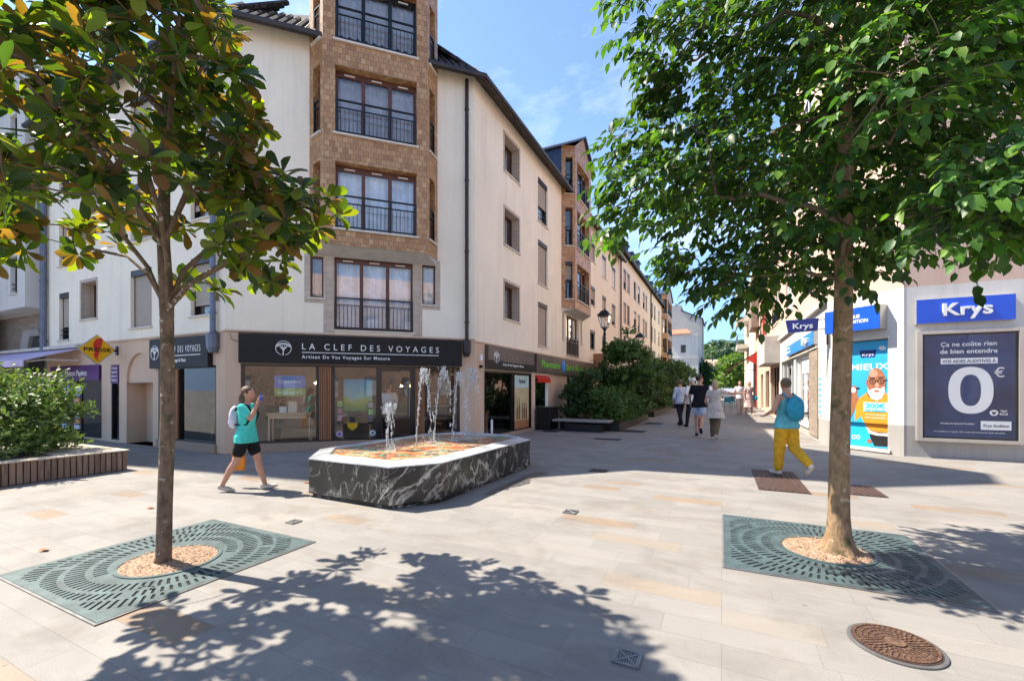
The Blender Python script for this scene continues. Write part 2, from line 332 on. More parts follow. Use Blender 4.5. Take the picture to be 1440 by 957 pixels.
skc = mix(nt, clf, mix(nt, hz, mix(nt, 1.0, sky.outputs[0], (.80,.90,1.0), 'MULTIPLY'), (1.15, 2.5, 5.2)), (5.0, 5.7, 6.8))
bg = nt.nodes['Background']; nt.links.new(skc, bg.inputs[0]); bg.inputs[1].default_value = .13
sl = bpy.data.lights.new('sun', 'SUN'); sl.energy = 4.9; sl.angle = R(.53); sl.color = (1, .95, .88)
so = bpy.data.objects.new('sun', sl); COL.objects.link(so); so.location = (-20, 0, 40)
hd = Vector((SAX, SAY, 0)).normalized()*math.cos(EL)+Vector((0,0,-math.sin(EL)))
so.rotation_euler = hd.to_track_quat('-Z', 'Y').to_euler()
cam = bpy.data.cameras.new('camera'); co = bpy.data.objects.new('camera', cam); COL.objects.link(co); S.camera = co
co.location = (0, 0, 1.5); co.rotation_euler = (R(90), 0, R(25.8)); cam.sensor_width = 36; cam.lens = 36*610/1440; cam.shift_y = 66.5/1440
cam.clip_end = 3000; cam.clip_start = .05
vs = S.view_settings; vs.view_transform = 'Standard'; vs.look = 'None'; vs.gamma = 1; vs.use_curve_mapping = False; vs.exposure = 1.36; vs.use_white_balance = True; vs.white_balance_temperature = 7150
S.cycles.max_bounces = 8; S.cycles.transparent_max_bounces = 12; S.cycles.use_denoising = True; S.cycles.sample_clamp_indirect = 6
# ------------------------------------------------------------------ ground
g = MB(); g.poly([(-400,-120,0),(400,-120,0),(400,900,0),(-400,900,0)])
tag(g.build('paved_square', M['paving'], origin=(0,0,0)), kind='structure')
# ------------------------------------------------------------------ facade tools
def wall(mb, fr, u0, u1, z0, z1, holes=(), depth=.2, split=None, o=0):
    us = sorted({u0, u1, *[h[0] for h in holes], *[h[1] for h in holes]}); zs = sorted({z0, z1, *[h[2] for h in holes], *[h[3] for h in holes], *( [split] if split else [])})
    us = [u for u in us if u0 <= u <= u1]; zs = [z for z in zs if z0 <= z <= z1]
    for a, b in zip(us, us[1:]):
        for c, d in zip(zs, zs[1:]):
            mu, mz = (a+b)/2, (c+d)/2
            if any(h[0] < mu < h[1] and h[2] < mz < h[3] for h in holes): continue
            mb.cur = 1 if split and mz < split else 0
            mb.fquad(fr, a, b, o, c, d)
    for h in holes:
        a, b, c, d = h[:4]; dp = h[4] if len(h) > 4 and h[4] else depth
        mb.cur = h[5] if len(h) > 5 else (1 if split and (c+d)/2 < split else 0)
        q = fr.pt
        for p in ([(a,c),(a,d)], [(b,c),(b,d)], [(a,c),(b,c)], [(a,d),(b,d)]):
            (ua,za),(ub,zb) = p; mb.poly([q(ua,o,za),q(ub,o,zb),q(ub,o-dp,zb),q(ua,o-dp,za)])
def railing(mb, fr, u0, u1, o, z0, z1, step=.09, posts=1):
    mb.fbox(fr, u0, u1, o-.02, o+.02, z1-.035, z1); mb.fbox(fr, u0, u1, o-.015, o+.015, z1-.20, z1-.18); mb.fbox(fr, u0, u1, o-.015, o+.015, z0, z0+.03)
    n = max(2, int((u1-u0)/step))
    for i in range(1, n): 
        u = u0+(u1-u0)*i/n; mb.fbox(fr, u-.006, u+.006, o-.006, o+.006, z0+.03, z1-.2)
    for i in range(posts+1):
        u = u0+(u1-u0)*i/posts; mb.fbox(fr, u-.02, u+.02, o-.022, o+.022, z0-.01, z1+.002)
def win(par, fr, u0, u1, z0, z1, depth=.18, panes=1, fmat='brownframe', shutter=None, smat='shutter', rail=0, sill=True, o=0, vents=0, window_backing='window_backing', name='window', fw=.055, box=0, smallrail=False):
    b = o-depth; mb = MB()
    mb.fbox(fr, u0, u0+fw, b-.03, b+.03, z0, z1); mb.fbox(fr, u1-fw, u1, b-.03, b+.03, z0, z1)
    mb.fbox(fr, u0+fw, u1-fw, b-.03, b+.03, z0, z0+fw); mb.fbox(fr, u0+fw, u1-fw, b-.03, b+.03, z1-fw*(2.4 if vents else 1), z1)
    for i in range(1, panes):
        u = u0+(u1-u0)*i/panes; mb.fbox(fr, u-fw*.8, u+fw*.8, b-.029, b+.036, z0+fw, z1-fw*(2.4 if vents else 1))
    f = mb.build(name, M[fmat], par); tgt = par if par.parent else f
    pm = MB(); pm.fquad(fr, u0+.01, u1-.01, b, z0+.01, z1-.01); pm.build('pane', M['pane'], tgt)
    cm = MB()
    n = max(6, int((u1-u0)/.05)); pts = [(u0+(u1-u0)*i/n, b-.12-.025*math.sin(i*1.9)) for i in range(n+1)]
    for (ua, oa), (ub, ob) in zip(pts, pts[1:]): cm.poly([fr.pt(ua,oa,z0), fr.pt(ub,ob,z0), fr.pt(ub,ob,z1), fr.pt(ua,oa,z1)])
    cm.build('window_backing', M[window_backing], tgt)  # backing sheet: pale curtain, while darkroom colour paints an unlit room's shade
    if vents:
        vm = MB()
        for i in range(panes):
            u = u0+(u1-u0)*(i+.5)/panes; vm.fbox(fr, u-.12, u+.12, b+.031, b+.05, z1-.095, z1-.065)
        vm.build('air_vent', M['stone'], tgt)
    if sill:
        sm = MB(); sm.fbox(fr, u0-.05, u1+.05, b+.031, o+.05, z0-.045, z0-.003); sm.build('sill', M['stone'], tgt)
    if shutter is not None:
        zb = z1-(z1-z0)*shutter; sh = MB(); sh.fbox(fr, u0+.025, u1-.025, b+.045, b+.065, zb, z1-.004)
        sh.build('shutter', M[smat], tgt)
        bx = MB(); bx.fbox(fr, u0+.003, u1-.003, b+.07, o-.01, z1-.15, z1-.005)
        bx.fbox(fr, u0+.003, u0+.024, b+.04, b+.075, z0+.004, z1-.15); bx.fbox(fr, u1-.024, u1-.003, b+.04, b+.075, z0+.004, z1-.15); bx.build('shutter_box', M['gutter'], tgt)
    if rail:
        rm = MB(); railing(rm, fr, u0+.03, u1-.03, o-.02 if depth > .1 else o+.05, z0+.04, z0+rail, posts=panes); rm.build('railing', M['blackmetal'], tgt)
    if smallrail:
        rm = MB(); rm.fbox(fr, u0+.02, u1-.02, o-.05, o-.03, z0+.30, z0+.325); rm.fbox(fr, u0+.02, u1-.02, o-.05, o-.03, z0+.16, z0+.18); rm.build('railing', M['blackmetal'], tgt)
    return f
def bay(par, fr, u0, u1, z0, z1, floors, peak, p=.5, s=.33, back=3.2):
    b = par; q = fr.pt; mb = MB()
    def sub(a, c): return Fr(a[:2], (c[0]-a[0], c[1]-a[1])), math.dist(a[:2], c[:2])
    A, B, Cc, D = q(u0,0,0), q(u0+s,p,0), q(u1-s,p,0), q(u1,0,0)
    fl, wl = sub(A, B); ff, wf = sub(B, Cc); frr, wr = sub(Cc, D)
    hm = .27; hs = (.17, wl-.11)
    wall(mb, fl, 0, wl, z0, z1, [(hs[0], hs[1], a, c) for a, c, *_ in floors], .2)
    wall(mb, ff, 0, wf, z0, z1, [(hm, wf-hm, a, c) for a, c, *_ in floors], .24)
    wall(mb, frr, 0, wr, z0, z1, [(wr-hs[1], wr-hs[0], a, c) for a, c, *_ in floors], .2)
    m = (u0+u1)/2
    mb.poly([q(u0+s,p,z1), q(u1-s,p,z1), q(m,p,peak)])
    bayo = mb.build('bay', M['tile'], b)
    so_ = MB(); so_.poly([A[:2]+(z0,), B[:2]+(z0-.0,), Cc[:2]+(z0,), D[:2]+(z0,)]); so_.loft([[q(u0+.02,.002,z0-.16),q(u1-.02,.002,z0-.16),q(u1-.35,p-.04,z0-.004),q(u0+.35,p-.04,z0-.004)],[q(u0+.02,.002,z0-.004),q(u1-.02,.002,z0-.004),q(u1-.34,p-.03,z0-.003),q(u0+.34,p-.03,z0-.003)]])
    so_.build('soffit', M['concrete'], bayo)
    rf = MB(); zz = z1
    rf.poly([q(u0,-.01,9.6), q(u0,-back,9.6), q(u0,-back,z1), q(u0,-.01,z1)]); rf.poly([q(u1,-.01,9.6), q(u1,-back,9.6), q(u1,-back,z1), q(u1,-.01,z1)])
    for e, f2 in ((u0-.12, m), (u1+.12, m)):
        rf.loft([[q(e,p+.12,z1-.10), q(f2,p+.12,peak+.02), q(f2,p+.12,peak+.10), q(e,p+.12,z1-.02)], [q(e,-back,z1-.10), q(f2,-back,peak+.02), q(f2,-back,peak+.10), q(e,-back,z1-.02)]])
    for k in range(1, 7):
        rf.fbox(fr, u0-.03, u0+.0, -back*k/7-.015, -back*k/7+.015, 9.6, z1-.1)
    rf.poly([q(u0,-back,9.6), q(u1,-back,9.6), q(u1,-back,z1), q(m,-back,peak), q(u0,-back,z1)])
    rf.build('dormer_roof', M['zinc'], bayo)
    for a, c, fm, shl in floors:
        win(bayo, ff, hm, wf-hm, a, c, .24, 3, fm, rail=.80, vents=1, window_backing='window_backing')
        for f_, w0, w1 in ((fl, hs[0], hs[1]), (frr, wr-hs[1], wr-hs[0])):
            win(bayo, f_, w0, w1, a, c, .2, 1, fm, rail=.80, fw=.04, shutter=shl, window_backing='darkroom')
    return bayo
def pipe(par, x, y, z0, z1, mat='gutter', r=.05, shoe=True):
    mb = MB(); mb.tube([(x,y,z0),(x,y,z1)], r, 10)
    z = z0+.5
    while z < z1: mb.tube([(x,y,z-.02),(x,y,z+.02)], r*1.28, 10); z += 1.9
    if shoe: mb.lathe((x,y), [(r*1.3,z0-.42),(r*2.1,z0-.30),(r*2.3,z0-.05),(r*2.3,z0),(r*1.1,z0+.04)], 10)
    return mb.build('downpipe', M[mat], par)
def shop_room(par, fr, u0, u1, z1, depth=2.6, mat='shoproom', gap=.13):
    mb = MB(); q = fr.pt
    mb.fquad(fr, u0, u1, -depth, .03, z1); mb.poly([q(u0,-gap,.03),q(u0,-depth,.03),q(u0,-depth,z1),q(u0,-gap,z1)]); mb.poly([q(u1,-gap,.03),q(u1,-depth,.03),q(u1,-depth,z1),q(u1,-gap,z1)])
    mb.poly([q(u0,-gap,z1),q(u1,-gap,z1),q(u1,-depth,z1),q(u0,-depth,z1)]); mb.poly([q(u0,-gap,.03),q(u1,-gap,.03),q(u1,-depth,.03),q(u0,-depth,.03)])
    return mb.build('shop_interior', M[mat], par)
CF = Fr((-10.17, 6.04), (1, 1)); SF = Fr((-6.06, 0), (0, 1)); LW = Fr((0, 6.04), (1, 0))
RS = Fr((2.44, 0), (0, -1)); KC = Fr((2.44, 13.5), (1, -1)); KW = Fr((0, 12.34), (1, 0))
CFL = math.dist((-10.17,6.04), (-6.06,10.19)); SY = 10.19
# ------------------------------------------------------------------ the corner building
cb = thing('corner_building', 'cream corner apartment building with brown tiled bay tower over the black travel shop', 'building', (-10.17, 10.2, 0))
P = 2.29; wl = MB()
def up(list_, n=3): return [(a, b, c+P*k, d+P*k, *r) for a, b, c, d, *r in list_ for k in range(n)]
lw1 = [(-11.52,-10.69,3.22,4.6), (-14.32,-13.26,3.1,4.63), (-18.63,-17.95,2.98,4.43)]; lwsq = [(-17.14,-16.2,3.52,4.6,.32,2)]
wall(wl, LW, -19.5, -10.17, 0, 10, up(lw1)+up(lwsq)+[(-12.95,-10.5,.2,2.02,.14),(-14.53,-13.2,0,1.63,.45),(-14.53,-13.2,1.63,2.42,.06),(-15.36,-14.92,.06,2.14,.14),(-19.19,-15.91,.06,2.14,.14)], .16, 2.78)
wl.cur = 1
wl.fquad(LW, -14.53, -13.2, -.06, 1.63, 2.42); wl.fquad(LW, -14.53, -13.2, -.45, 0, 1.63)
# spandrels that turn the niche into an arch
for s_ in (-1, 1):
    cx, hw, z0, zt = -13.865, .665, 1.75, 2.42; pts = [(cx+s_*hw, zt), (cx, zt)] + [(cx+s_*hw*math.sin(t), z0+(zt-z0)*math.cos(t)) for t in np.linspace(0, math.pi/2, 10)]
    wl.fprism(LW, pts, -.059, -.003)
cfm = [(1.76,2.06,3.68,4.70), (4.43,4.79,3.68,4.74)]
wall(wl, CF, 0, CFL, 0, 10, [(.31,5.43,.2,2.06,.14), (2.3,4.2,2.93,4.73)]+cfm, .14, 2.80)
A_ = [(12.0,13.08,3.66,4.8,.32,2)]; Bw = [(14.72,15.69,3.06,4.67)]; Cw = [(21.7,22.7,3.5,4.49)]; Dw = [(24.2,25.15,3.2,4.45),(26.55,27.6,3.1,4.4)]
wall(wl, SF, SY, 28.86, 0, 10.3, up(A_)+up(Bw)+up(Cw)+up(Dw)+[(10.72,14.12,.1,2.0,.14),(14.4,15.8,.75,2.02,.14),(18.0,19.9,.03,2.06,.2),(23.4,27.6,.2,2.05,.2),(17.95,19.75,2.93,4.68),(17.4,17.66,3.6,4.66),(20.04,20.3,3.6,4.66)], .16, 2.76)
wl.cur = 0
for a, b in (((-19.5,6.04),(-19.5,17)), ((-19.5,17),(-15,17)), ((-15,17),(-15,28.86)), ((-15,28.86),(-6.06,28.86))):
    wl.poly([(*a,0),(*b,0),(*b,10.2),(*a,10.2)])
wl.build('wall', [M['cream'], M['peach'], M['btile']], cb)
tr = MB()       # thin ledge between peach ground floor and cream storeys, tiled surrounds and plinth
tr.fbox(LW, -19.5, -10.17, 0.002, .035, 2.77, 2.81); tr.fbox(CF, 0, CFL, .002, .035, 2.79, 2.83); tr.fbox(SF, SY, 23.3, .002, .035, 2.745, 2.785)
tr.build('ledge', M['peach'], cb)
su = MB()
for a, b, c, d in ((1.64,1.76,3.55,4.84),(2.06,2.3,2.84,4.84),(4.2,4.43,2.84,4.84),(4.79,4.9,3.55,4.84),(2.3,4.2,4.73,4.84),(1.76,2.06,3.55,3.66),(4.43,4.79,3.55,3.66),(1.76,2.06,4.71,4.84),(4.43,4.79,4.75,4.84)): su.fbox(CF, a, b, .001, .008, c, d)
for k in range(3):
    z = P*k
    for fr, u0, u1, z0, z1 in ((SF,12.0,13.08,3.66+z,4.8+z), (LW,-17.14,-16.2,3.52+z,4.6+z)):
        for r_ in ((u0-.09,u0,z0-.06,z1+.09),(u1,u1+.06,z0-.06,z1+.09),(u0,u1,z1,z1+.09)): su.fbox(fr, *r_[:2], .001, .008, *r_[2:])
su.build('tile_surround', M['btile'], cb)
pl = MB(); pl.fbox(CF, .3, 5.44, .002, .05, 0, .2); pl.fbox(LW, -12.97, -10.48, .002, .05, 0, .2); pl.fbox(SF, 10.7, 14.14, .002, .05, 0, .1); pl.build('plinth', M['granite'], cb)
# roof
def chain(r, z): return [(-19.8, 6.04+r, z), (-10.17-.414*r, 6.04+r, z), (-6.06-r, 10.19+.414*r, z), (-6.06-r, 28.86, z)]
rf = MB(); lo, hi = chain(-.34, 9.78), chain(4.4, 14.0)
for i in range(3): rf.poly([lo[i], lo[i+1], hi[i+1], hi[i]])
rf.poly([hi[0], hi[1], hi[2], hi[3], (-15,28.86,10.2), (-15,17,12), (-19.8,17,10.2)])
lo2 = chain(-.34, 9.70); inn = chain(.0, 9.95)
for i in range(3): rf.poly([lo[i], lo[i+1], lo2[i+1], lo2[i]]); rf.poly([lo2[i], lo2[i+1], inn[i+1], inn[i]])
slope = (14.0-9.78)/4.74
for fr, a, b in ((CF, .0, CFL), (LW, -14, -10.2), (SF, SY, 17.0)):
    u = a
    while u < b:
        t = lambda r: 9.78+(r+.34)*slope
        rf.tube([fr.pt(u, .37, t(-.37)+.03), fr.pt(u, -1.6, t(1.6)+.03)], .065, 6); u += .19
roofo = rf.build('roof', M['roof'], cb)
ch = MB(); ch.box(-13.2,-12.2,15,16,13.2,15.2); ch.box(-13.3,-12.1,14.9,16.1,15.2,15.35); ch.build('chimney', M['concrete'], roofo)
gu = MB()
gl = [Vector(p) for p in chain(-.42, 9.74)]
gu.tube(gl, .075, 8); gu.build('gutter', M['gutter'], cb)
pipe(cb, *CF.pt(5.6,.09,0)[:2], 2.75, 9.75); pipe(cb, -10.46, 5.94, 2.72, 9.75, 'pipe', .06); pipe(cb, -19.42, 5.93, 2.5, 9.75, 'pipe', .08, False); pipe(cb, -5.96, 28.8, 2.6, 9.9, 'gutter', .05, False)
bay(cb, CF, 1.75, 4.83, 4.86, 14.7, [(5.25,6.82,'brownframe',None),(7.49,9.08,'brownframe',None),(9.68,11.2,'blackmetal',None),(11.9,13.4,'blackmetal',None)], 15.8)
bay(cb, SF, 17.3, 20.38, 4.86, 11.7, [(5.25,6.82,'brownframe',.5),(7.49,9.08,'brownframe',None),(9.68,11.2,'blackmetal',None)], 12.6)
# windows
for k in range(3):
    z = P*k
    win(cb, LW, -11.52, -10.69, 3.22+z, 4.6+z, .16, 1, 'blackmetal', .82, smallrail=False)
    win(cb, LW, -14.32, -13.26, 3.1+z, 4.63+z, .16, 1, 'blackmetal', .985)
    win(cb, LW, -18.63, -17.95, 2.98+z, 4.43+z, .16, 1, 'blackmetal', .72, smallrail=True)
    win(cb, LW, -17.14, -16.2, 3.52+z, 4.6+z, .32, 2)
    win(cb, SF, 12.0, 13.08, 3.66+z, 4.8+z, .3, 2)
    win(cb, SF, 14.72, 15.69, 3.06+z, 4.67+z, .14, 1, 'blackmetal', .985 if k < 2 else .6, smallrail=k == 2)
    win(cb, SF, 21.7, 22.7, 3.5+z, 4.49+z, .14, 1, 'blackmetal', (.15,.65,.985)[k], smallrail=k == 1)
    win(cb, SF, 24.2, 25.15, 3.2+z, 4.45+z, .14, 1, 'blackmetal', (.2,.985,.985)[k], 'wshutter' if k == 2 else 'shutter')
    win(cb, SF, 26.55, 27.6, 3.1+z, 4.4+z, .14, 1, 'blackmetal', (.3,.8,.985)[k], 'wshutter' if k == 2 else 'shutter')
win(cb, CF, 2.3, 4.2, 2.93, 4.73, .14, 3, rail=.80, vents=1, window_backing='window_backing')
win(cb, CF, 1.76, 2.06, 3.68, 4.70, .14, fw=.045); win(cb, CF, 4.43, 4.79, 3.68, 4.74, .14, fw=.045)
win(cb, SF, 17.95, 19.75, 2.93, 4.68, .14, 3, rail=.80, window_backing='darkroom'); win(cb, SF, 17.4, 17.66, 3.6, 4.66, .14, fw=.04); win(cb, SF, 20.04, 20.3, 3.6, 4.66, .14, fw=.04)
# shop fronts -------------------------------------------------------
def shopfront(par, fr, u0, u1, z0, z1, posts, mat='black', fw=.06, o=-.06):
    mb = MB(); mb.fbox(fr, u0, u0+fw, o-.06, o+.055, z0, z1); mb.fbox(fr, u1-fw, u1, o-.06, o+.055, z0, z1); mb.fbox(fr, u0+fw, u1-fw, o-.06, o+.055, z1-.05, z1); mb.fbox(fr, u0+fw, u1-fw, o-.06, o+.055, z0, z0+.035)
    for p in posts: mb.fbox(fr, p-.035, p+.035, o-.055, o+.05, z0+.035, z1-.05)
    f = mb.build('shopfront', M[mat], par)
    g_ = MB(); g_.fquad(fr, u0+.02, u1-.02, o, z0+.01, z1-.01); g_.build('shop_pane', M['shopglass'], f)
    return f
sf = shopfront(cb, CF, .31, 5.43, .2, 2.06, [1.93, 2.28, 3.32, 4.22, 4.53])
sl_ = MB()
for u0, u1 in ((1.97,2.245),(4.257,4.495)):
    n = 7
    for i in range(n):
        a = u0+(u1-u0)*i/n; sl_.fbox(CF, a, a+(u1-u0)/n*.62, -.05, .03, .236, 2.008)
    sl_.fbox(CF, u0, u1, -.056, -.0495, .236, 2.008); sl_.build('wood_slats', M['slat'], sf); sl_ = MB()
pass
dr = MB(); dr.fbox(CF, 3.36, 3.42, -.12, .0, .237, 2.0); dr.fbox(CF, 4.13, 4.18, -.12, .0, .237, 2.0); dr.fbox(CF, 3.42, 4.13, -.12, 0, 1.93, 2.0); dr.fbox(CF, 3.42, 4.13, -.12, 0, .237, .3)
dro = dr.build('door', M['black'], sf)
hb = MB(); hb.tube([CF.pt(4.09,.05,.75), CF.pt(4.09,.05,1.5)], .014, 6); hb.build('handle', M['drain'], sf)
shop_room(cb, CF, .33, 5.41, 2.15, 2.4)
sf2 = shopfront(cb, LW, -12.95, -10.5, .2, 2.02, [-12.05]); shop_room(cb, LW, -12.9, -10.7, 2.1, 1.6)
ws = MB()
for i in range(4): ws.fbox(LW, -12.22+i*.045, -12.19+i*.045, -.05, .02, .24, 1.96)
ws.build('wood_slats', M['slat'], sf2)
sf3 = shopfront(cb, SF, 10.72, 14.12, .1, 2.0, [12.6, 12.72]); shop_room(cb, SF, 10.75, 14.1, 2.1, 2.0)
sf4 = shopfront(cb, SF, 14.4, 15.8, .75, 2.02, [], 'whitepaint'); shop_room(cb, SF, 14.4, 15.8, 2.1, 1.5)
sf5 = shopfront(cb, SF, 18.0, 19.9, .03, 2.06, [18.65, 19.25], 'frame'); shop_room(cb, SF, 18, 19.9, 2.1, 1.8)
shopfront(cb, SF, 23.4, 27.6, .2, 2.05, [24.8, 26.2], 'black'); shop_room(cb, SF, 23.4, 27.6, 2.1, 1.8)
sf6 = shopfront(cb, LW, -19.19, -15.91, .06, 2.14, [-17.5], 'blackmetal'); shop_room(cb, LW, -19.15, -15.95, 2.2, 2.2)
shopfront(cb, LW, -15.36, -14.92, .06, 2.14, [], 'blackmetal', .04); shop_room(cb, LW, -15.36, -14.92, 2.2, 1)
dm = MB(); dm.fbox(LW, -14.12, -13.24, -.448, -.41, .02, 1.6); dm.build('door', M['peach'], cb)
vg = MB(); vg.fbox(SF, 17.1, 17.5, .001, .012, .12, .28); vg.build('wall_vent', M['darkrust'], cb)
# signs -------------------------------------------------------
def emblem(sg, fr, u, z, o, r, mat='letter'):
    mb = MB(); n = 28
    mb.tube([fr.pt(u+r*math.cos(a), o, z+r*math.sin(a)) for a in np.linspace(-1.3, 4.4, n)], r*.045, 5)
    mb.tube([fr.pt(u-.05*r, o, z-1.05*r), fr.pt(u-.02*r, o, z-.3*r), fr.pt(u, o, z)], [r*.10, r*.06, r*.05], 5)
    for a in (-62, -38, -15, 12, 38, 62):
        t = R(a); mb.tube([fr.pt(u-.02*r, o, z-.35*r), fr.pt(u+.45*r*math.sin(t), o, z+.15*r), fr.pt(u+.85*r*math.sin(t), o, z+.1*r+.55*r*math.cos(t))], r*.045, 4)
    for k in range(16):
        a = R(-75+10*k); mb.ball(fr.pt(u+r*.88*math.sin(a), o, z+.08*r+.55*r*math.cos(a)), r*.11, 6, 4)
    return mb.build('emblem', M[mat], sg)
def clef(fr, u0, u1, z0, z1, e, t0, t1, label, mat='signblack', lm='letter', frac=.62):
    sg = thing('shop_sign', label, 'shop sign', fr.pt((u0+u1)/2, .003, z0), 'travel shop fascia signs'); mb = MB(); mb.fbox(fr, u0, u1, .003, .12, z0, z1)
    mb.build('panel', M[mat], sg, bevel=.006); h = z1-z0
    emblem(sg, fr, e, z0+h*.53, .125, h*.24)
    text(fr, (t0+t1)/2, z0+h*.50, .121, 'LA CLEF DES VOYAGES', h*.31, M[lm], 'lettering', sg, t1-t0, space=1.7)
    um = MB(); um.fbox(fr, t0, t1, .121, .126, z0+h*.385, z0+h*.41); um.build('underline', M[lm], sg)
    text(fr, t0, z0+h*.19, .121, 'Artisan De Vos Voyages Sur Mesure', h*.165, M['letter'], 'lettering', sg, (t1-t0)*frac, 'LEFT', bold=.004, space=1.25)
    return sg
clef(CF, .29, 5.46, 2.07, 2.75, 1.21, 1.60, 4.84, 'long black travel shop fascia with white lettering, facing the fountain above the slatted shopfront')
clef(LW, -13.12, -10.62, 1.99, 2.72, -12.85, -12.45, -10.9, 'black travel shop fascia on the side wall behind the left tree trunk')
s3 = clef(SF, 10.76, 14.1, 2.04, 2.72, 11.25, 11.65, 13.95, 'brownish travel shop fascia on the street side, beside the green lettered fascia', 'signbrown', 'greyletter', .66)
bb = MB(); bb.fbox(SF, 10.766, 14.09, .1205, .1225, 2.045, 2.30); bb.build('lower_band', M['signblack'], s3)
gs = thing('shop_sign', 'long dark fascia with bright green lettering next to the red awning window', 'shop sign', SF.pt(18.6, .003, 2.05)); mb = MB(); mb.fbox(SF, 14.3, 23.0, .003, .13, 2.05, 2.72); mb.build('panel', M['signbrown'], gs)
text(SF, 15.75, 2.27, .131, 'Pharmacie', .36, M['green'], 'lettering', gs, 2.0, bold=.012); text(SF, 18.8, 2.25, .131, 'Saint Blaise', .36, M['green'], 'lettering', gs, 2.6, bold=.012); text(SF, 21.6, 2.25, .131, 'Bio', .36, M['green'], 'lettering', gs, 1.5, bold=.012)
lm = MB(); lm.fprism(SF, [(16.95,2.40),(17.1,2.18),(17.25,2.12),(17.4,2.24),(17.45,2.42),(17.3,2.60),(17.15,2.66),(17.0,2.56)], .131, .145); lm.build('leaf_logo', M['azure'], gs)
# Presse diamond, purple signs and awning
pr = thing('hanging_sign', 'yellow diamond newsagent sign with a red feather beside the lilac awning', 'hanging sign', (-15.0, 5.6, 2.13))
DF = Fr((-14.99, 5.6), (0, 1)); mb = MB(); mb.fprism(DF, [(0,2.12),(.40,2.52),(0,2.92),(-.40,2.52)], -.05, .0); mb.build('panel', M['frame'], pr)
mb = MB(); mb.fprism(DF, [(0,2.15),(.37,2.52),(0,2.89),(-.37,2.52)], .0005, .006); mb.build('face', M['yellow'], pr)
fe = [(.10,2.84),(-.02,2.80),(-.09,2.68),(-.08,2.56),(-.03,2.48),(-.08,2.40),(-.06,2.30),(.05,2.19),(.0,2.30),(.04,2.42),(.02,2.50),(.08,2.60),(.11,2.72)]
mb = MB(); mb.fprism(DF, fe, .0065, .009); mb.build('feather', M['red'], pr); text(DF, 0, 2.47, .0095, 'PRESSE', .14, M['ink'], 'lettering', pr, .56, bold=.006)
mb = MB(); mb.tube([(-15.0,5.95,2.52),(-15.0,6.03,2.52)], .03, 6); mb.box(-15.05,-14.95,6.005,6.037,2.4,2.64); mb.build('bracket', M['gutter'], pr)
ps = thing('shop_sign', 'purple newsagent fascia in the shade under the lilac awning', 'shop sign', LW.pt(-17.5,.003,1.72)); mb = MB(); mb.fbox(LW, -19.1, -15.95, .003, .05, 1.72, 2.16); mb.build('panel', M['purple'], ps)
text(LW, -17.35, 1.86, .051, 'Maison Papiers', .24, M['letter'], 'lettering', ps, 1.35, bold=.004)
p2_ = thing('window_sign', 'small purple list sign in the narrow window beside the arched doorway', 'window sign', LW.pt(-15.14,.003,1.65)); mb = MB(); mb.fbox(LW, -15.35, -14.93, .003, .02, 1.62, 2.12); mb.build('panel', M['purple'], p2_)
for i, s_ in enumerate(('Presse', 'Papeterie', 'Jeux', 'Librairie')): text(LW, -15.14, 2.02-.11*i, .0205, s_, .09, M['letter'], 'lettering', p2_, .3)
aw = thing('awning', 'lilac fabric awning sloping out over the newsagent window', 'awning', (-20, 6.0, 2.2)); mb = MB()
mb.loft([[(-23.5,6.03,2.66),(-17.1,6.03,2.66),(-17.1,4.85,2.24),(-23.5,4.85,2.24)],[(-23.5,6.03,2.69),(-17.1,6.03,2.69),(-17.1,4.85,2.27),(-23.5,4.85,2.27)]]); mb.box(-23.5,-17.1,4.82,4.847,2.08,2.26); mb.build('fabric', M['lilac'], aw)
mb = MB(); mb.tube([(-17.2,6.0,2.3),(-17.25,5.3,2.30),(-17.2,4.9,2.22)], .03, 6); mb.tube([(-21,6.0,2.3),(-21,4.9,2.22)], .03, 6); mb.box(-23.4,-17.15,5.9,6.03,2.695,2.79); mb.build('arm', M['stone'], aw)
# fly posters, stickers and things inside the shop
sw = MB(); sw.fbox(SF, 12.76, 13.96, -.045, -.03, .14, 1.94); fp = thing('window_poster', 'tall cream poster with bottles and a pale blue top in the street side shop window', 'poster', SF.pt(13.36,-.045,.14))
mb = MB(); mb.fbox(SF, 12.78, 13.96, -.05, -.035, .42, 1.5); mb.build('sheet', pbr('poster_cream', (.52,.44,.26), .5, 0, .2, 2), fp); mb = MB(); mb.fbox(SF, 12.78, 13.96, -.05, -.035, 1.502, 1.92); mb.build('pale_top', pbr('poster_pale_blue', (.42,.58,.60), .5), fp)
mb = MB(); mb.fbox(SF, 12.78, 13.96, -.05, -.034, .14, .418); mb.build('brown_foot', M['slat'], fp); text(SF, 13.4, 1.66, -.034, 'Nybult', .2, M['ink'], 'lettering', fp, .55, shear=.2)
bt = MB()
for u, h in ((13.0,.62),(13.16,.72),(13.45,.52),(13.6,.55),(13.75,.5)): bt.fprism(SF, [(u-.05,.45),(u+.05,.45),(u+.05,.45+h*.6),(u+.02,.45+h*.75),(u+.02,.45+h),(u-.02,.45+h),(u-.02,.45+h*.75),(u-.05,.45+h*.6)], -.034, -.031)
bt.build('bottle_picture', pbr('poster_brown', (.16,.055,.02), .5, 0, .3, 9), fp)
ra = thing('awning', 'small red valance over the window under the green lettered fascia', 'awning', SF.pt(15.1,-.1,1.8)); mb = MB(); mb.loft([[SF.pt(14.47,-.055,2.0),SF.pt(15.74,-.055,2.0),SF.pt(15.74,.12,1.84),SF.pt(14.47,.12,1.84)],[SF.pt(14.47,-.055,1.985),SF.pt(15.74,-.055,1.985),SF.pt(15.74,.10,1.83),SF.pt(14.47,.10,1.83)]]); mb.fbox(SF, 14.47, 15.74, .10, .112, 1.70, 1.828); mb.build('fabric', M['red'], ra)
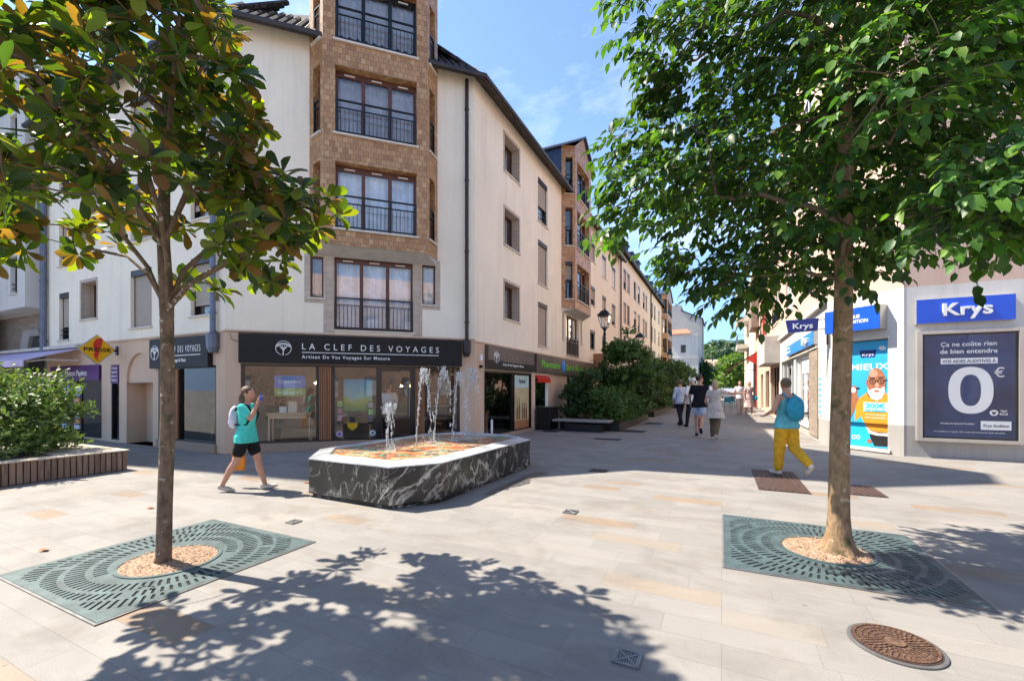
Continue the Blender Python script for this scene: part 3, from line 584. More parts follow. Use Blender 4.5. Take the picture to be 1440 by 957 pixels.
bx = thing('bin', 'black square litter bin standing below the red valance window', 'bin', SF.pt(14.9,.35,0)); mb = MB(); mb.fbox(SF, 14.35, 15.2, .08, .62, .02, .78); mb.build('body', M['signblack'], bx, bevel=.015); mb = MB(); mb.fbox(SF, 14.33, 15.22, .06, .64, .781, .82); mb.build('lid', M['black'], bx, bevel=.01)
po = MB(); po.tube([SF.pt(10.95,.12,0), SF.pt(10.95,.12,.55)], .035, 10); po.ball(SF.pt(10.95,.12,.56), .036); tag(po.build('bollard', M['whitepaint'], smooth=True), 'thin white bollard at the corner of the street side shop window', 'bollard')
bs = thing('hanging_sign', 'square orange brown sign hanging above the shrubs behind the lamp post', 'hanging sign', (-5.7, 21.9, 2.55)); mb = MB(); mb.box(-5.95,-5.2,21.88,21.93,2.5,3.25); mb.build('panel', M['slat'], bs); mb = MB(); mb.tube([(-6.06,21.9,2.9),(-5.95,21.9,2.9)], .02, 6); mb.build('bracket', M['gutter'], bs)
for u, lab, c1 in ((2.42, 'pink round sticker at the foot of the travel shop window', 'pinkdot'), (3.2, 'white round sticker beside the travel shop door', 'whitedot')):
    st = MB(); st.fprism(CF, [(u+.075*math.cos(a), .36+.075*math.sin(a)) for a in np.linspace(0, 6.28, 20)[:-1]], -.056, -.054); o_ = st.build('sticker', pbr(c1, (.6,.4,.62) if 'pink' in c1 else (.62,.68,.66), .4, 0, .3, 60)); tag(o_, lab, 'sticker')
    rg = MB(); rg.fprism(CF, [(u+.035*math.cos(a), .36+.035*math.sin(a)) for a in np.linspace(0, 6.28, 14)[:-1]], -.0535, -.052); rg.build('sticker_centre', M['navy'] if 'pink' in c1 else M['pipe'], o_)
pc = thing('framed_picture', 'blue and green landscape picture hanging inside the travel shop', 'picture', CF.pt(2.85,-.5,.95))
def pict():
    m, nt, b = new('landscape_print'); z = N(nt, 'ShaderNodeSeparateXYZ', i_0=pos(nt)).outputs[2]
    zz = N(nt, 'ShaderNodeMath', operation='ADD', i_0=z, i_1=N(nt, 'ShaderNodeMath', operation='MULTIPLY', i_0=noise(nt, pos(nt), 5, 5), i_1=.5).outputs[0]).outputs[0]
    f = N(nt, 'ShaderNodeMapRange', i_0=zz, i_1=1.1, i_2=2.1).outputs[0]
    lin(nt, b, 'Base Color', ramp(nt, f, [(0, (.12,.25,.05)), (.3, (.35,.45,.08)), (.45, (.25,.55,.5)), (.7, (.05,.42,.55)), (1, (.03,.22,.5))])); return m
mb = MB(); mb.fbox(CF, 2.5, 3.2, -.5, -.48, .9, 1.72); mb.build('print', pict(), pc)
def table(fr, u0, u1, o0, o1, h, label, name='table', mat='lightwood'):
    t = thing(name, label, 'table', fr.pt((u0+u1)/2, (o0+o1)/2, .03)); mb = MB(); mb.fbox(fr, u0, u1, o0, o1, h-.04, h); mb.build('table_top', M[mat], t)
    for a in (u0+.03, u1-.07):
        for b in (o0+.03, o1-.07): l = MB(); l.fbox(fr, a, a+.04, b, b+.04, .035, h-.041); l.build('leg', M[mat], t)
    mb = MB(); mb.fbox(fr, u0+.075, u1-.075, o1-.06, o1-.04, h-.14, h-.041); mb.build('apron', M[mat], t)
table(CF, .75, 1.75, -1.05, -.45, .88, 'light wooden counter table behind the left pane of the travel shop')
table(CF, 2.4, 3.2, -1.1, -.55, .72, 'low wooden table under the landscape picture in the travel shop')
for u, s_, m_, lab in ((1.0, (.16,.10,.15), 'beard', 'small white box on the shop counter table'), (1.2, (.20,.14,.28), 'stone', 'tall grey carton on the shop counter table'), (1.52,(.16,.1,.09),'pipe','low blue box at the right end of the shop counter table')):
    mb = MB(); mb.fbox(CF, u, u+s_[0], -.75, -.75+s_[1], .882, .882+s_[2]); mb.fbox(CF, u+.005, u+s_[0]-.005, -.748+s_[1], -.745+s_[1], .90, .87+s_[2]); tag(mb.build('display_box', M[m_], bevel=.006), lab, 'box')
for z0, z1, m_, s_, lab in ((1.50,1.80,'azure','Glyptodent','blue hanging banner in the left window of the travel shop'), (1.30,1.49,'green','naturel','green hanging banner just under the blue one in the travel shop')):
    t = thing('hanging_banner', lab, 'banner', CF.pt(1.25,-.3,z0)); mb = MB(); mb.fbox(CF, .95, 1.62, -.305, -.295, z0, z1); mb.build('sheet', pbr('banner_'+m_, (.10,.20,.50) if m_ == 'azure' else (.22,.36,.07), .7), t); text(CF, 1.285, (z0+z1)/2-.04, -.293, s_, .12, M['letter'], 'lettering', t, .5)
    mb = MB(); mb.tube([CF.pt(1.0,-.3,z1), CF.pt(1.0,-.3,2.1)], .004, 4); mb.tube([CF.pt(1.57,-.3,z1), CF.pt(1.57,-.3,2.1)], .004, 4); mb.build('cord', M['drain'], t)
for X, lab in ((-16.25, 'postcard rack with a round header right of the newsagent window'), (-17.0, 'postcard rack with a round header partly behind the bush')):
    t = thing('postcard_rack', lab, 'postcard rack', (X, 5.75, 0)); mb = MB(); mb.tube([(X,5.75,0),(X,5.75,1.45)], .02, 6); mb.lathe((X,5.75), [(.2,0),(.2,.03),(.03,.06)], 12); mb.build('stand', M['blackmetal'], t)
    hm_ = MB(); hm_.loft([[(X+.19*math.cos(a), y, 1.47+.12*math.sin(a)) for a in np.linspace(0,6.28,18)[:-1]] for y in (5.66,5.68)]); hm_.build('header', pbr('rack_header', (.35,.45,.5), .5, 0, .3, 9), t)
    for i in range(7):
        k = MB(); k.box(X-.14, X+.14, 5.62, 5.66, .35+i*.15, .47+i*.15); k.build('card_pocket', pbr('cards', random.choice([(.5,.2,.3),(.2,.35,.5),(.5,.42,.35),(.45,.5,.55),(.55,.25,.1)]), .5, 0, .6, 30), t)
def emis(name, col, e):
    m, nt, b = new(name); b.inputs['Emission Color'].default_value = c4(col); b.inputs['Emission Strength'].default_value = e; return m
M['bulb'] = emis('warm_lit_bulb', (1,.6,.25), 60)
for u, o_, z, lab in ((1.84,-.5,1.62,'small lit pendant bulb at the right edge of the left travel shop window'), (3.98,-.9,1.55,'small lit pendant bulb in the travel shop doorway')):
    t = thing('pendant_lamp', lab, 'lamp', CF.pt(u, o_, z)); mb = MB(); mb.ball(CF.pt(u, o_, z), .028, 8, 6); mb.build('bulb', M['bulb'], t); mb = MB(); mb.tube([CF.pt(u, o_, z+.03), CF.pt(u, o_, 2.12)], .005, 5); mb.build('cord', M['blackmetal'], t)
for u, h, c_, lab in ((4.75,1.35,'slat','tall wooden shelf inside the right pane of the travel shop'),): 
    t = thing('shelf', lab, 'shelf', CF.pt(u+.3,-1,.03)); 
    for i in range(4): mb = MB(); mb.fbox(CF, u, u+.6, -1.25, -.85, .25+.36*i, .28+.36*i); mb.build('board', M['lightwood'], t)
    for a in (u, u+.57): mb = MB(); mb.fbox(CF, a, a+.03, -1.24, -.86, .03, 1.5); mb.build('upright', M['blackmetal'], t)
wp_ = MB(); wp_.fbox(CF, .35, 1.9, -2.35, -2.3, .05, 2.1); tag(wp_.build('wall_panel', M['stone']), 'pale wall panel at the back of the left travel shop window', 'panel')
sh_ = thing('pennant', 'mustard pennant hanging low behind the sticker pane of the travel shop', 'pennant', CF.pt(2.72,-.2,.45)); mb = MB(); mb.fprism(CF, [(2.6,.62),(2.84,.62),(2.84,.52),(2.72,.42),(2.6,.52)], -.2, -.19); mb.build('cloth', M['yellow'], sh_); mb = MB(); mb.fbox(CF, 2.66, 2.78, -.2, -.19, .63, .9); mb.build('black_tab', M['ink'], sh_)
# ------------------------------------------------------------------ left neighbour with octagonal opening (an unseen tall block beyond the frame is added to cast shade)
lb = thing('apartment_building', 'white apartment building with overhanging storey and octagonal opening at far left', 'building', (-22, 8, 0)); mb = MB()
wall(mb, Fr((0,6.3),(1,0)), -32, -19.62, 0, 4.05, [], .2); mb.build('lower_wall', M['grtile'], lb)
ov = MB(); of = Fr((0,5.62),(1,0)); ho = [(-20.9,-20.35,4.55+P*k,5.75+P*k) for k in range(3)]+[(-22.6,-21.8,4.4+P*k,5.9+P*k) for k in range(3)]
wall(ov, of, -32, -19.75, 4.06, 12, ho, .15); ov.poly([(-19.75,5.62,4.06),(-19.62,7,4.06),(-19.62,7,12),(-19.75,5.62,12)]); ov.poly([(-32,5.62,4.06),(-19.75,5.62,4.06),(-19.62,7,4.06),(-32,7,4.06)]); ov.poly([(-32,5.62,12),(-19.75,5.62,12),(-19.62,9,12),(-32,9,12)])
ov.build('upper_wall', M['white'], lb)
for k in range(3): win(lb, of, -20.9, -20.35, 4.55+P*k, 5.75+P*k, .14, 1, 'blackmetal', smallrail=True); win(lb, of, -22.6, -21.8, 4.4+P*k, 5.9+P*k, .14, 1, 'blackmetal', smallrail=True)
oc = MB(); of2 = Fr((0,6.3),(1,0)); outer = [(-22.2,2.0),(-21.5,3.45),(-20.4,3.45),(-19.8,2.7),(-19.8,2.0)]; inner = [(-21.9,2.0),(-21.35,3.25),(-20.45,3.25),(-19.95,2.6),(-19.95,2.0)]
for i in range(4):
    oc.loft([[of2.pt(outer[j][0], o_, outer[j][1]) if q == 0 else of2.pt(inner[j][0], o_, inner[j][1]) for q, j, o_ in ((0,i,.001),(0,i+1,.001),(1,i+1,.001),(1,i,.001))], [of2.pt(outer[j][0], o_, outer[j][1]) if q == 0 else of2.pt(inner[j][0], o_, inner[j][1]) for q, j, o_ in ((0,i,.22),(0,i+1,.22),(1,i+1,.12),(1,i,.12))]])
oc.build('opening_surround', M['plinth'], lb); oi = MB(); oi.fprism(of2, inner, .002, .02); oi.build('dark_opening', M['darkroom'], lb)
tw = MB(); tw.box(-31,-23.6,2.55,5.55,0,27); tw.build('added_shade_block', M['white'], lb)  # unseen block, added only to cast shade along the shopfronts
# ------------------------------------------------------------------ the row along the street
def row(name, label, Y0, Y1, eave, wins, z0s, shl, extra=None, mat='cream2'):
    b = thing(name, label, 'building', (-9, (Y0+Y1)/2, 0), 'buildings in the left street row'); mb = MB(); hs = [(a, c, z, z+1.42) for a, c in wins for z in z0s]
    wall(mb, SF, Y0, Y1, 0, eave, hs, .14, 2.6); mb.cur = 0
    for A, B in (((-6.06,Y0),(-16,Y0)), ((-16,Y0),(-16,Y1)), ((-16,Y1),(-6.06,Y1))): mb.poly([(*A,0),(*B,0),(*B,eave),(*A,eave)])
    mb.build('wall', [M[mat], M['peach']], b)
    r_ = MB(); r_.loft([[(-5.75,Y0+.003,eave-.05),(-5.75,Y1-.003,eave-.05),(-8.2,Y1-.003,eave+2.1),(-8.2,Y0+.003,eave+2.1)],[(-5.75,Y0+.003,eave+.05),(-5.75,Y1-.003,eave+.05),(-8.2,Y1-.003,eave+2.2),(-8.2,Y0+.003,eave+2.2)]]); r_.poly([(-8.2,Y0,eave+2.1),(-8.2,Y1,eave+2.1),(-16,Y1,eave+2.1),(-16,Y0,eave+2.1)])
    ro = r_.build('roof', M['roof'], b)
    gm = MB(); gm.tube([(-5.7,Y0+.01,eave-.06),(-5.7,Y1-.01,eave-.06)], .08, 8); gm.build('gutter', M['gutter'], b)
    i = 0
    for a, c in wins:
        for z in z0s: i += 1; win(b, SF, a, c, z, z+1.42, .12, 1, 'brownframe' if i % 3 else 'blackmetal', shl[i % len(shl)], 'wshutter' if i % 4 == 0 else 'shutter', smallrail=True, window_backing='darkroom')
    n = 0
    y = Y0+1.6
    while y < Y1-1.5:
        d = MB(); d.box(-8.2,-6.5,y,y+1.1,eave+.35,eave+1.75); d.box(-8.3,-6.4,y-.1,y+1.2,eave+1.751,eave+1.85); dm_ = d.build('dormer', M['zinc'], ro); e = MB(); e.box(-6.499,-6.47,y+.2,y+.9,eave+.6,eave+1.6); e.build('dormer_window', M['darkroom'], ro); y += 2.6
    return b
row('terraced_building', 'middle cream building of the left street row between two downpipes', 28.87, 42.2, 10.6, [(30.1,31.05),(31.4,32.4),(34.0,35.05),(35.75,36.7),(38.2,39.2),(39.6,40.6)], [3.72,6.01,8.3], [.4,None,.98,.6])
b3 = row('terraced_building', 'farthest cream building of the left street row ending in a tiled bay', 42.21, 57.5, 10.6, [(43.2,44.2),(45.1,46.1),(48.3,49.2)], [3.72,6.01,8.3], [.3,.98,None,.7])
pipe(b3, -5.96, 42.3, 2.5, 10.5, 'gutter', .06, False)
bay(b3, SF, 50.8, 56.8, 2.9, 12.0, [(3.3,4.9,'brownframe',None),(5.4,7.0,'brownframe',None),(7.6,9.2,'brownframe',None),(9.8,11.4,'brownframe',None)], 13, .6, .6)
# ------------------------------------------------------------------ old white house closing the street, far left
fh = thing('old_house', 'old whitewashed house with a bare gable beyond the left street row', 'building', (-7, 85, 0)); mb = MB()
FH = Fr((0,78),(1,0)); FS = Fr((-3.55,0),(0,1)); wall(mb, FH, -14, -3.55, 0, 10.2, [(-6.2,-5.4,4.5,5.8),(-6.2,-5.4,7.4,8.7)], .2); hs = [(y, y+1, z, z+1.7) for y in (80,83,86) for z in (3.6,6.4,8.0)][:0]+[(y, y+1, z, z+1.6) for y in (80,83,86,89) for z in (3.6,6.6)]
wall(mb, FS, 78, 92, 0, 10.2, hs, .2); mb.poly([(-14,92,0),(-3.55,92,0),(-3.55,92,10.2),(-14,92,10.2)])
mb.box(-14,-3.55,77.9,92.1,10.201,10.45); mb.fbox(FH, -14, -3.5, .003, .12, 6.45, 6.6); mb.build('wall', M['far'], fh)
for z in (4.5, 7.4): win(fh, FH, -6.2, -5.4, z, z+1.3, .18, 2, 'blackmetal', window_backing='darkroom')
for y in (80,83,86,89):
    for z in (3.6,6.6): win(fh, FS, y, y+1, z, z+1.6, .18, 2, 'whitepaint', window_backing='darkroom')
r_ = MB(); r_.loft([[(-9,77.6,10.46),(-4.6,77.6,10.46),(-5.4,81,11.6),(-9,81,11.6)],[(-9,77.6,10.56),(-4.6,77.6,10.56),(-5.4,81,11.7),(-9,81,11.7)]]); r_.build('roof', pbr('red_clay_tile', (.42,.15,.08), .85, 0, .3, 3), fh)
f2 = thing('old_house', 'taller grey old house with chimney pots behind the whitewashed house', 'building', (-7, 98, 0)); mb = MB(); mb.box(-16,-7.4,94,106,0,18.2); mb.loft([[(-7.39,94,0),(-3.6,94,0),(-3.6,106,0),(-7.39,106,0)],[(-7.39,94,17),(-3.6,94,15.2),(-3.6,106,15.2),(-7.39,106,17)]]); mb.build('wall', M['plinth'], f2)
r_ = MB(); r_.loft([[(-7.4,93.8,17.05),(-3.3,93.8,15.1),(-3.3,106,15.1),(-7.4,106,17.05)],[(-7.4,93.8,17.25),(-3.3,93.8,15.3),(-3.3,106,15.3),(-7.4,106,17.25)]]); ro = r_.build('roof', M['zinc'], f2)
c_ = MB()
for i in range(7): c_.tube([(-14+i*.9,96,18.2),(-14+i*.9,96,18.9)], .2, 8)
c_.build('chimney_pots', pbr('clay_pot', (.3,.16,.1), .9), ro)
win(f2, Fr((0,94),(1,0)), -6.3, -5.5, 11.5, 12.9, -.04, 2, 'whitepaint', window_backing='darkroom', sill=False)
# ------------------------------------------------------------------ the corner optician on the right
kb = thing('optician_building', 'corner building on the right with pink upper storeys and white optician ground floor', 'building', (8, 18, 0)); mb = MB()
KL = 1.65; mats3 = [M['pink'], M['white'], M['plinth'], M['grtile']]
def band(fr, u0, u1, holes):
    for z0, z1, k in ((0,.67,2), (.67,3.7,1), (3.7,12.5,0)):
        hs = [(h[0],h[1],max(h[2],z0),min(h[3],z1)) for h in holes if h[2] < z1 and h[3] > z0]
        b4 = len(mb.m); wall(mb, fr, u0, u1, z0, z1, hs, .16)
        for i in range(b4, len(mb.m)): mb.m[i] = k
rsw = [(-18.9,-16.05,.3,2.62), (-23.0,-19.3,.3,2.62)]; rsu = [(-17.4,-15.6,4.5+2.6*k,6.3+2.6*k) for k in range(3)]+[(-21.6,-19.6,4.5+2.6*k,6.3+2.6*k) for k in range(3)]
kwu = [(5.2,6.4,5.2+2.6*k,6.8+2.6*k) for k in range(3)]+[(8.2,9.4,5.2+2.6*k,6.8+2.6*k) for k in range(3)]
band(RS, -23.5, -13.5, rsw+rsu); band(KC, 0, KL, [(.42,1.34,.1,2.62)]); band(KW, 3.605, 16, kwu)
mb.cur = 0; mb.poly([(16,12.34,0),(16,23.5,0),(16,23.5,12.5),(16,12.34,12.5)]); mb.poly([(2.44,23.5,0),(16,23.5,0),(16,23.5,12.5),(2.44,23.5,12.5)]); mb.poly([(2.44,13.5,12.5),(3.605,12.34,12.5),(16,12.34,12.5),(16,23.5,12.5),(2.44,23.5,12.5)])
mb.build('wall', mats3, kb)
lg = MB(); lg.fbox(RS, -23.5, -13.52, .002, .10, 3.66, 3.78); lg.fbox(RS, -22.9, -14.7, .002, .06, 2.62, 2.70); lg.fbox(KC, .40, 1.38, .002, .05, 2.63, 2.69); lg.fbox(KC, .40, 1.40, .002, .05, .03, .095); lg.build('ledge', M['stone'], kb)
gp = MB(); gp.fbox(RS, -15.97, -14.67, .002, .03, .1, 2.6); gp.build('grey_pier', M['grtile'], kb)
for (a, b, c, d), pn in ((rsw[0], 2), (rsw[1], 3)): win(kb, RS, a, b, c, d, .12, pn, 'whitepaint', window_backing='darkroom', sill=True, fw=.05)
for a, b, c, d in rsu: win(kb, RS, a, b, c, d, .12, 3, 'whitepaint', .4 if c > 5 else None, 'wshutter', window_backing='window_backing')
for a, b, c, d in kwu: win(kb, KW, a, b, c, d, .12, 2, 'whitepaint', .5, 'wshutter')
wp = MB(); wp.fbox(RS, -18.0, -16.2, -.10, -.09, 2.0, 2.5); wp.build('white_notice', M['whitepaint'], kb)
# signs
def plate(fr, u0, u1, z0, z1, th, mat, label, cat='shop sign', name='shop_sign', group=None):
    t = thing(name, label, cat, fr.pt((u0+u1)/2, .003, z0), group); mb = MB(); mb.fbox(fr, u0, u1, .003, th-.012, z0, z1); mb.build('casing', M['frame'], t)
    mb = MB(); mb.fbox(fr, u0+.004, u1-.004, th-.0115, th, z0+.004, z1-.004); mb.build('panel', M[mat], t, bevel=.003); return t
k1 = plate(KW, 3.78, 5.31, 2.87, 3.39, .13, 'blue', 'large blue optician sign with white name above the hearing aid poster'); text(KW, 4.57, 3.02, .13, 'Krys', .36, M['letter'], 'lettering', k1, .76, bold=.016, depth=.05)
k2 = plate(KC, .10, 1.33, 2.84, 3.39, .26, 'blue', 'blue box sign with two lines of lettering above the bald man poster'); text(KC, .92, 3.14, .26, 'OPTIQUE', .11, M['letter'], 'lettering', k2, .42, 'RIGHT', bold=.006); text(KC, 1.10, 3.02, .26, 'AUDITION', .11, M['letter'], 'lettering', k2, .52, 'RIGHT', bold=.006)
k3 = plate(RS, -20.3, -14.72, 2.73, 3.12, .12, 'azure', 'long blue optician fascia on the street side below the ledge'); text(RS, -15.9, 2.84, .12, 'Krys', .30, M['letter'], 'lettering', k3, .9, bold=.012, depth=.06)
text(RS, -20.1, 2.98, .12, 'OPTIQUE', .09, M['letter'], 'lettering', k3, .8, 'LEFT', bold=.006); text(RS, -20.1, 2.83, .12, 'AUDITION', .09, M['letter'], 'lettering', k3, .9, 'LEFT', bold=.006)
k4 = thing('blade_sign', 'navy blue hanging optician sign projecting from the corner beside the right tree trunk', 'hanging sign', (1.9, 13.45, 2.94)); BF = Fr((0, 13.42), (1, 0)); mb = MB()
mb.fprism(BF, [(1.58,2.94),(2.22,2.97),(2.24,3.29),(1.52,3.27)], -.10, 0); mb.build('panel', M['navy'], k4, bevel=.004); text(BF, 1.89, 3.04, .001, 'Krys', .2, M['letter'], 'lettering', k4, .44, bold=.008)
mb = MB(); mb.box(2.235,2.435,13.46,13.48,3.24,3.26); mb.box(2.235,2.435,13.46,13.48,2.99,3.01); mb.box(2.41,2.437,13.44,13.50,2.6,3.3); mb.build('bracket', M['gutter'], k4)
nb = thing('notice_board', 'narrow white and blue notice strip on the wall left of the right tree trunk', 'notice board', RS.pt(-14.35,.003,.75)); mb = MB(); mb.fbox(RS, -14.5, -14.2, .003, .02, .75, 1.95); mb.build('board', M['whitepaint'], nb); mb = MB()
for i in range(7): mb.fbox(RS, -14.47, -14.23, .0205, .023, .8+i*.15, .88+i*.15)
mb.build('blue_lines', M['cyan'], nb)
# poster of the smiling man (flat, printed)
def pu(x): return .53+(x-1195)*.0152
def pz(x, y): return 1.5+(545-y)/610*(10.59-(x-1195)*.01423)
def shp(mb, pts, o): mb.fprism(KC, [(pu(x), pz(x, y)) for x, y in pts], o, o+.0012)
def ell(cx, cy, rx, ry, n=22, a0=0, a1=2*math.pi): return [(cx+rx*math.cos(a), cy+ry*math.sin(a)) for a in np.linspace(a0, a1, n+1)[:-1]]
mp = thing('advertising_poster', 'bright blue poster of a bald bearded man in an orange jumper', 'poster', KC.pt(.9,-.06,.1)); L0 = -.06
def lay(name, mat, pts_list, k):
    q = MB()
    for p in pts_list: shp(q, p, L0+.0016*k)
    return q.build(name, M[mat], mp)
q = MB(); q.fbox(KC, .425, 1.335, L0-.02, L0, .11, 2.60); q.build('sheet', M['sky'], mp)
lay('lower_wave', 'cyan', [[(1189,626),(1224,628.5),(1222,612),(1217,598),(1209,585),(1203,582),(1195,592),(1189,604)]], 1)
lay('trousers', 'ink', [[(1221,604),(1247,608),(1247,628),(1228,627),(1222,614)]], 1); lay('jumper', 'orange', [[(1200,592),(1201,572),(1206,560),(1217,552),(1240,551),(1247.3,554),(1247.3,608),(1232,607),(1222,604),(1216,598),(1209,585)]], 2)
lay('hem', 'beard', [[(1216,599),(1222,605),(1234,609),(1247,609),(1247,613),(1232,612),(1221,609)]], 3)
lay('neckline', 'ink', [[(1217,550),(1223,557),(1230,560),(1237,558),(1240,552),(1236,562),(1228,563),(1220,557)]], 3)
lay('head', 'dskin', [[(x, y) for x, y in ell(1231, 538, 12.6, 21)], [(1217,535),(1219,533),(1219,543),(1217,541)]], 4)
lay('beard', 'beard', [[(1219,544),(1221,549),(1226,546),(1231,545.5),(1237,546),(1242,543),(1242,552),(1238,560),(1231,563),(1224,560),(1219,552)]], 5)
lay('mouth', 'dskin', [ell(1231.5, 549.5, 4, 1.7)], 6); lay('forehead_sheen', 'skin', [ell(1227, 525, 6, 6)], 5); lay('nose', 'skin', [ell(1232, 541, 2.6, 4)], 5)
gls = []
for cx in (1226, 1237):
    for a in np.linspace(0, 2*math.pi, 17)[:-1]:
        b = a+2*math.pi/16; gls.append([(cx+4.6*math.cos(a), 536+3.6*math.sin(a)), (cx+4.6*math.cos(b), 536+3.6*math.sin(b)), (cx+3.7*math.cos(b), 536+2.8*math.sin(b)), (cx+3.7*math.cos(a), 536+2.8*math.sin(a))])
lay('glasses', 'ink', gls+[[(1241,534),(1246,533),(1246,534.5),(1241,535.5)], [(1230,535),(1233,535),(1233,536),(1230,536)], ell(1226,536,1,1,8), ell(1237,536,1,1,8), [(1222,530.5),(1229,530),(1229,531.3),(1222,531.8)], [(1234,530),(1241,529.5),(1241,530.8),(1234,531.3)]], 7)
lay('hand', 'dskin', [[(1190,590),(1190,552),(1194,544),(1200,541),(1204,545),(1203,552),(1206,560),(1201,572),(1196,584)]], 3); lay('held_glasses', 'beard', [ell(1198, 548, 4, 4, 14)], 4); lay('hand_gap', 'ink', [[(1201,545),(1207,544),(1207,546),(1202,547)]], 5)
M['palecyan'] = pbr('pale_cyan_print', (.40,.68,.78), .5, 0, .04); lay('price_badge', 'palecyan', [[(1213,565),(1246,566),(1246,579),(1213,578)]], 5)
text(KC, pu(1229.5), pz(1229, 573.5), L0+.011, "200\u20ac", .15, M['cyan'], 'lettering', mp, .40, bold=.008, depth=.001); text(KC, pu(1229.5), pz(1229, 578.5), L0+.011, 'DE REMISE', .06, M['cyan'], 'lettering', mp, .42, bold=.005, depth=.001)
for i, s_ in enumerate(('sur votre deuxieme', 'paire de lunettes')): text(KC, pu(1230), pz(1230, 584+4*i), L0+.011, s_, .05, M['letter'], 'lettering', mp, .42, depth=.001)
text(KC, pu(1220), pz(1220, 519.5), L0+.002, 'MIEUX', .2, M['beard'], 'lettering', mp, .80, bold=.006, depth=.001); text(KC, pu(1221), pz(1221, 507), L0+.002, 'POUR VOIR', .12, M['cyan'], 'lettering', mp, .7, bold=.003, depth=.001)
lay('name_label', 'navy', [[(1207,493),(1231,491),(1229,502),(1209,503)]], 1); text(KC, pu(1219), pz(1219, 500), L0+.004, 'Krys', .1, M['letter'], 'lettering', mp, .24, depth=.001); lay('oval_label', 'beard', [ell(1239, 489, 5, 3)], 1); lay('ring_logo', 'beard', [ell(1199, 614, 3.2, 3, 14), ell(1205, 614, 3.2, 3, 14)], 2); lay('ring_logo_centre', 'cyan', [ell(1199, 614, 2, 1.8, 12), ell(1205, 614, 2, 1.8, 12)], 3); lay('hand_low', 'dskin', [ell(1221, 620, 3.5, 3)], 3)
# the framed hearing aid poster
hp = thing('poster_frame', 'large framed navy poster with a giant white zero on the right hand wall', 'poster', KW.pt(4.6,.003,.35)); mb = MB()
x0, x1, z0, z1 = 3.79, 5.42, .36, 2.71
mb.fbox(KW, x0, x0+.09, .003, .14, z0, z1); mb.fbox(KW, x1-.07, x1, .003, .14, z0, z1); mb.fbox(KW, x0+.09, x1-.07, .003, .14, z1-.07, z1); mb.fbox(KW, x0+.09, x1-.07, .003, .14, z0, z0+.07); mb.build('frame', M['frame'], hp, bevel=.006)
mb = MB(); mb.fbox(KW, x0+.09, x1-.07, .05, .10, z0+.07, z1-.07); mb.build('black_border', M['ink'], hp); mb = MB(); mb.fbox(KW, x0+.13, x1-.11, .1003, .104, z0+.11, z1-.11); mb.build('sheet', M['postnavy'], hp)
def tx(s_, u, z, sz, wd, al='CENTER', m='letter', bo=.004, o=.1045): return text(KW, u, z, o, s_, sz, M[m], 'lettering', hp, wd, al, bo, .001)
tx('\u00c7a ne co\u00fbte rien', 4.61, 2.37, .13, .86); tx('de bien entendre', 4.61, 2.22, .13, .88)
mb = MB(); mb.fbox(KW, 4.18, 5.05, .1045, .106, 2.0, 2.12); mb.build('white_strip', M['letter'], hp); tx('VOS AIDES AUDITIVES \u00c0', 4.615, 2.025, .09, .82, m='postnavy', o=.1065)
zr = MB(); cx, cz = 4.645, 1.45
for i in range(40):
    a, b = 2*math.pi*i/40, 2*math.pi*(i+1)/40; E_ = lambda t, rx, rz: (cx+rx*math.copysign(abs(math.cos(t))**.85, math.cos(t)), cz+rz*math.copysign(abs(math.sin(t))**.85, math.sin(t)))
    zr.fprism(KW, [E_(a,.345,.485), E_(b,.345,.485), E_(b,.16,.325), E_(a,.16,.325)], .1045, .106)
zr.build('giant_zero', M['letter'], hp); tx('\u20ac', 5.08, 1.72, .27, .15, bo=0)
mb = MB(); mb.fprism(KW, [(4.995+.065*math.cos(a), .99+.06*math.sin(a)) for a in np.linspace(0,6.28,20)[:-1]], .1045, .106); mb.build('heart_logo', M['letter'], hp); mb = MB(); mb.fprism(KW, [(4.995,.945),(5.03,.99),(5.02,1.02),(4.995,1.005),(4.97,1.02),(4.96,.99)], .1065, .108); mb.build('heart', M['postnavy'], hp)
tx('TOUT', 5.14, 1.01, .05, .1); tx('INCLUS', 5.14, .95, .05, .12)
mb = MB(); mb.fbox(KW, 4.80, 5.25, .1045, .106, .64, .82); mb.build('name_label', M['letter'], hp); tx('Krys Audition', 5.03, .70, .08, .38, m='postnavy', o=.1065); tx("Exemple de dispositif d'audition", 4.18, .74, .045, .52, 'LEFT', bo=.001); tx('Voir conditions en magasin. Offre valable dans la limite des stocks disponibles.', 4.62, .57, .035, 1.1, bo=0)
gl_ = MB(); gl_.fquad(KW, x0+.09, x1-.07, .125, z0+.07, z1-.07); gl_.build('glazing', M['posterglass'], hp)
# ------------------------------------------------------------------ right hand street row
pb = thing('terraced_building', 'pinkish terraced building of the right street row with pale canopy box and red shutter', 'building', (8, 32, 0), 'buildings in the right street row'); mb = MB()
hs = [(-27.6,-24.0,.03,2.6), (-31.0,-28.6,.3,2.5), (-27.2,-24.2,4.7,6.9), (-34.5,-32.6,.1,2.4)]+[(-31.2,-30.0,4.7,6.6),(-35.2,-34.0,4.7,6.6),(-31.2,-30.0,7.6,9.4),(-27.0,-24.4,7.6,9.6),(-35.2,-34.0,7.6,9.4)]
wall(mb, RS, -42, -23.51, 0, 11.4, hs, .25); mb.poly([(2.44,23.51,0),(14,23.51,0),(14,23.51,11.4),(2.44,23.51,11.4)]); mb.poly([(2.44,23.51,11.4),(14,23.51,11.4),(14,42,11.4),(2.44,42,11.4)]); mb.poly([(2.44,42,0),(14,42,0),(14,42,11.4),(2.44,42,11.4)])
mb.build('wall', stucco('peach_pink_render', (.62,.43,.33)), pb)
cn = MB(); cn.box(1.80,2.436,23.6,28.0,2.66,3.95); cn.build('canopy_box', M['concrete'], pb, bevel=.02)
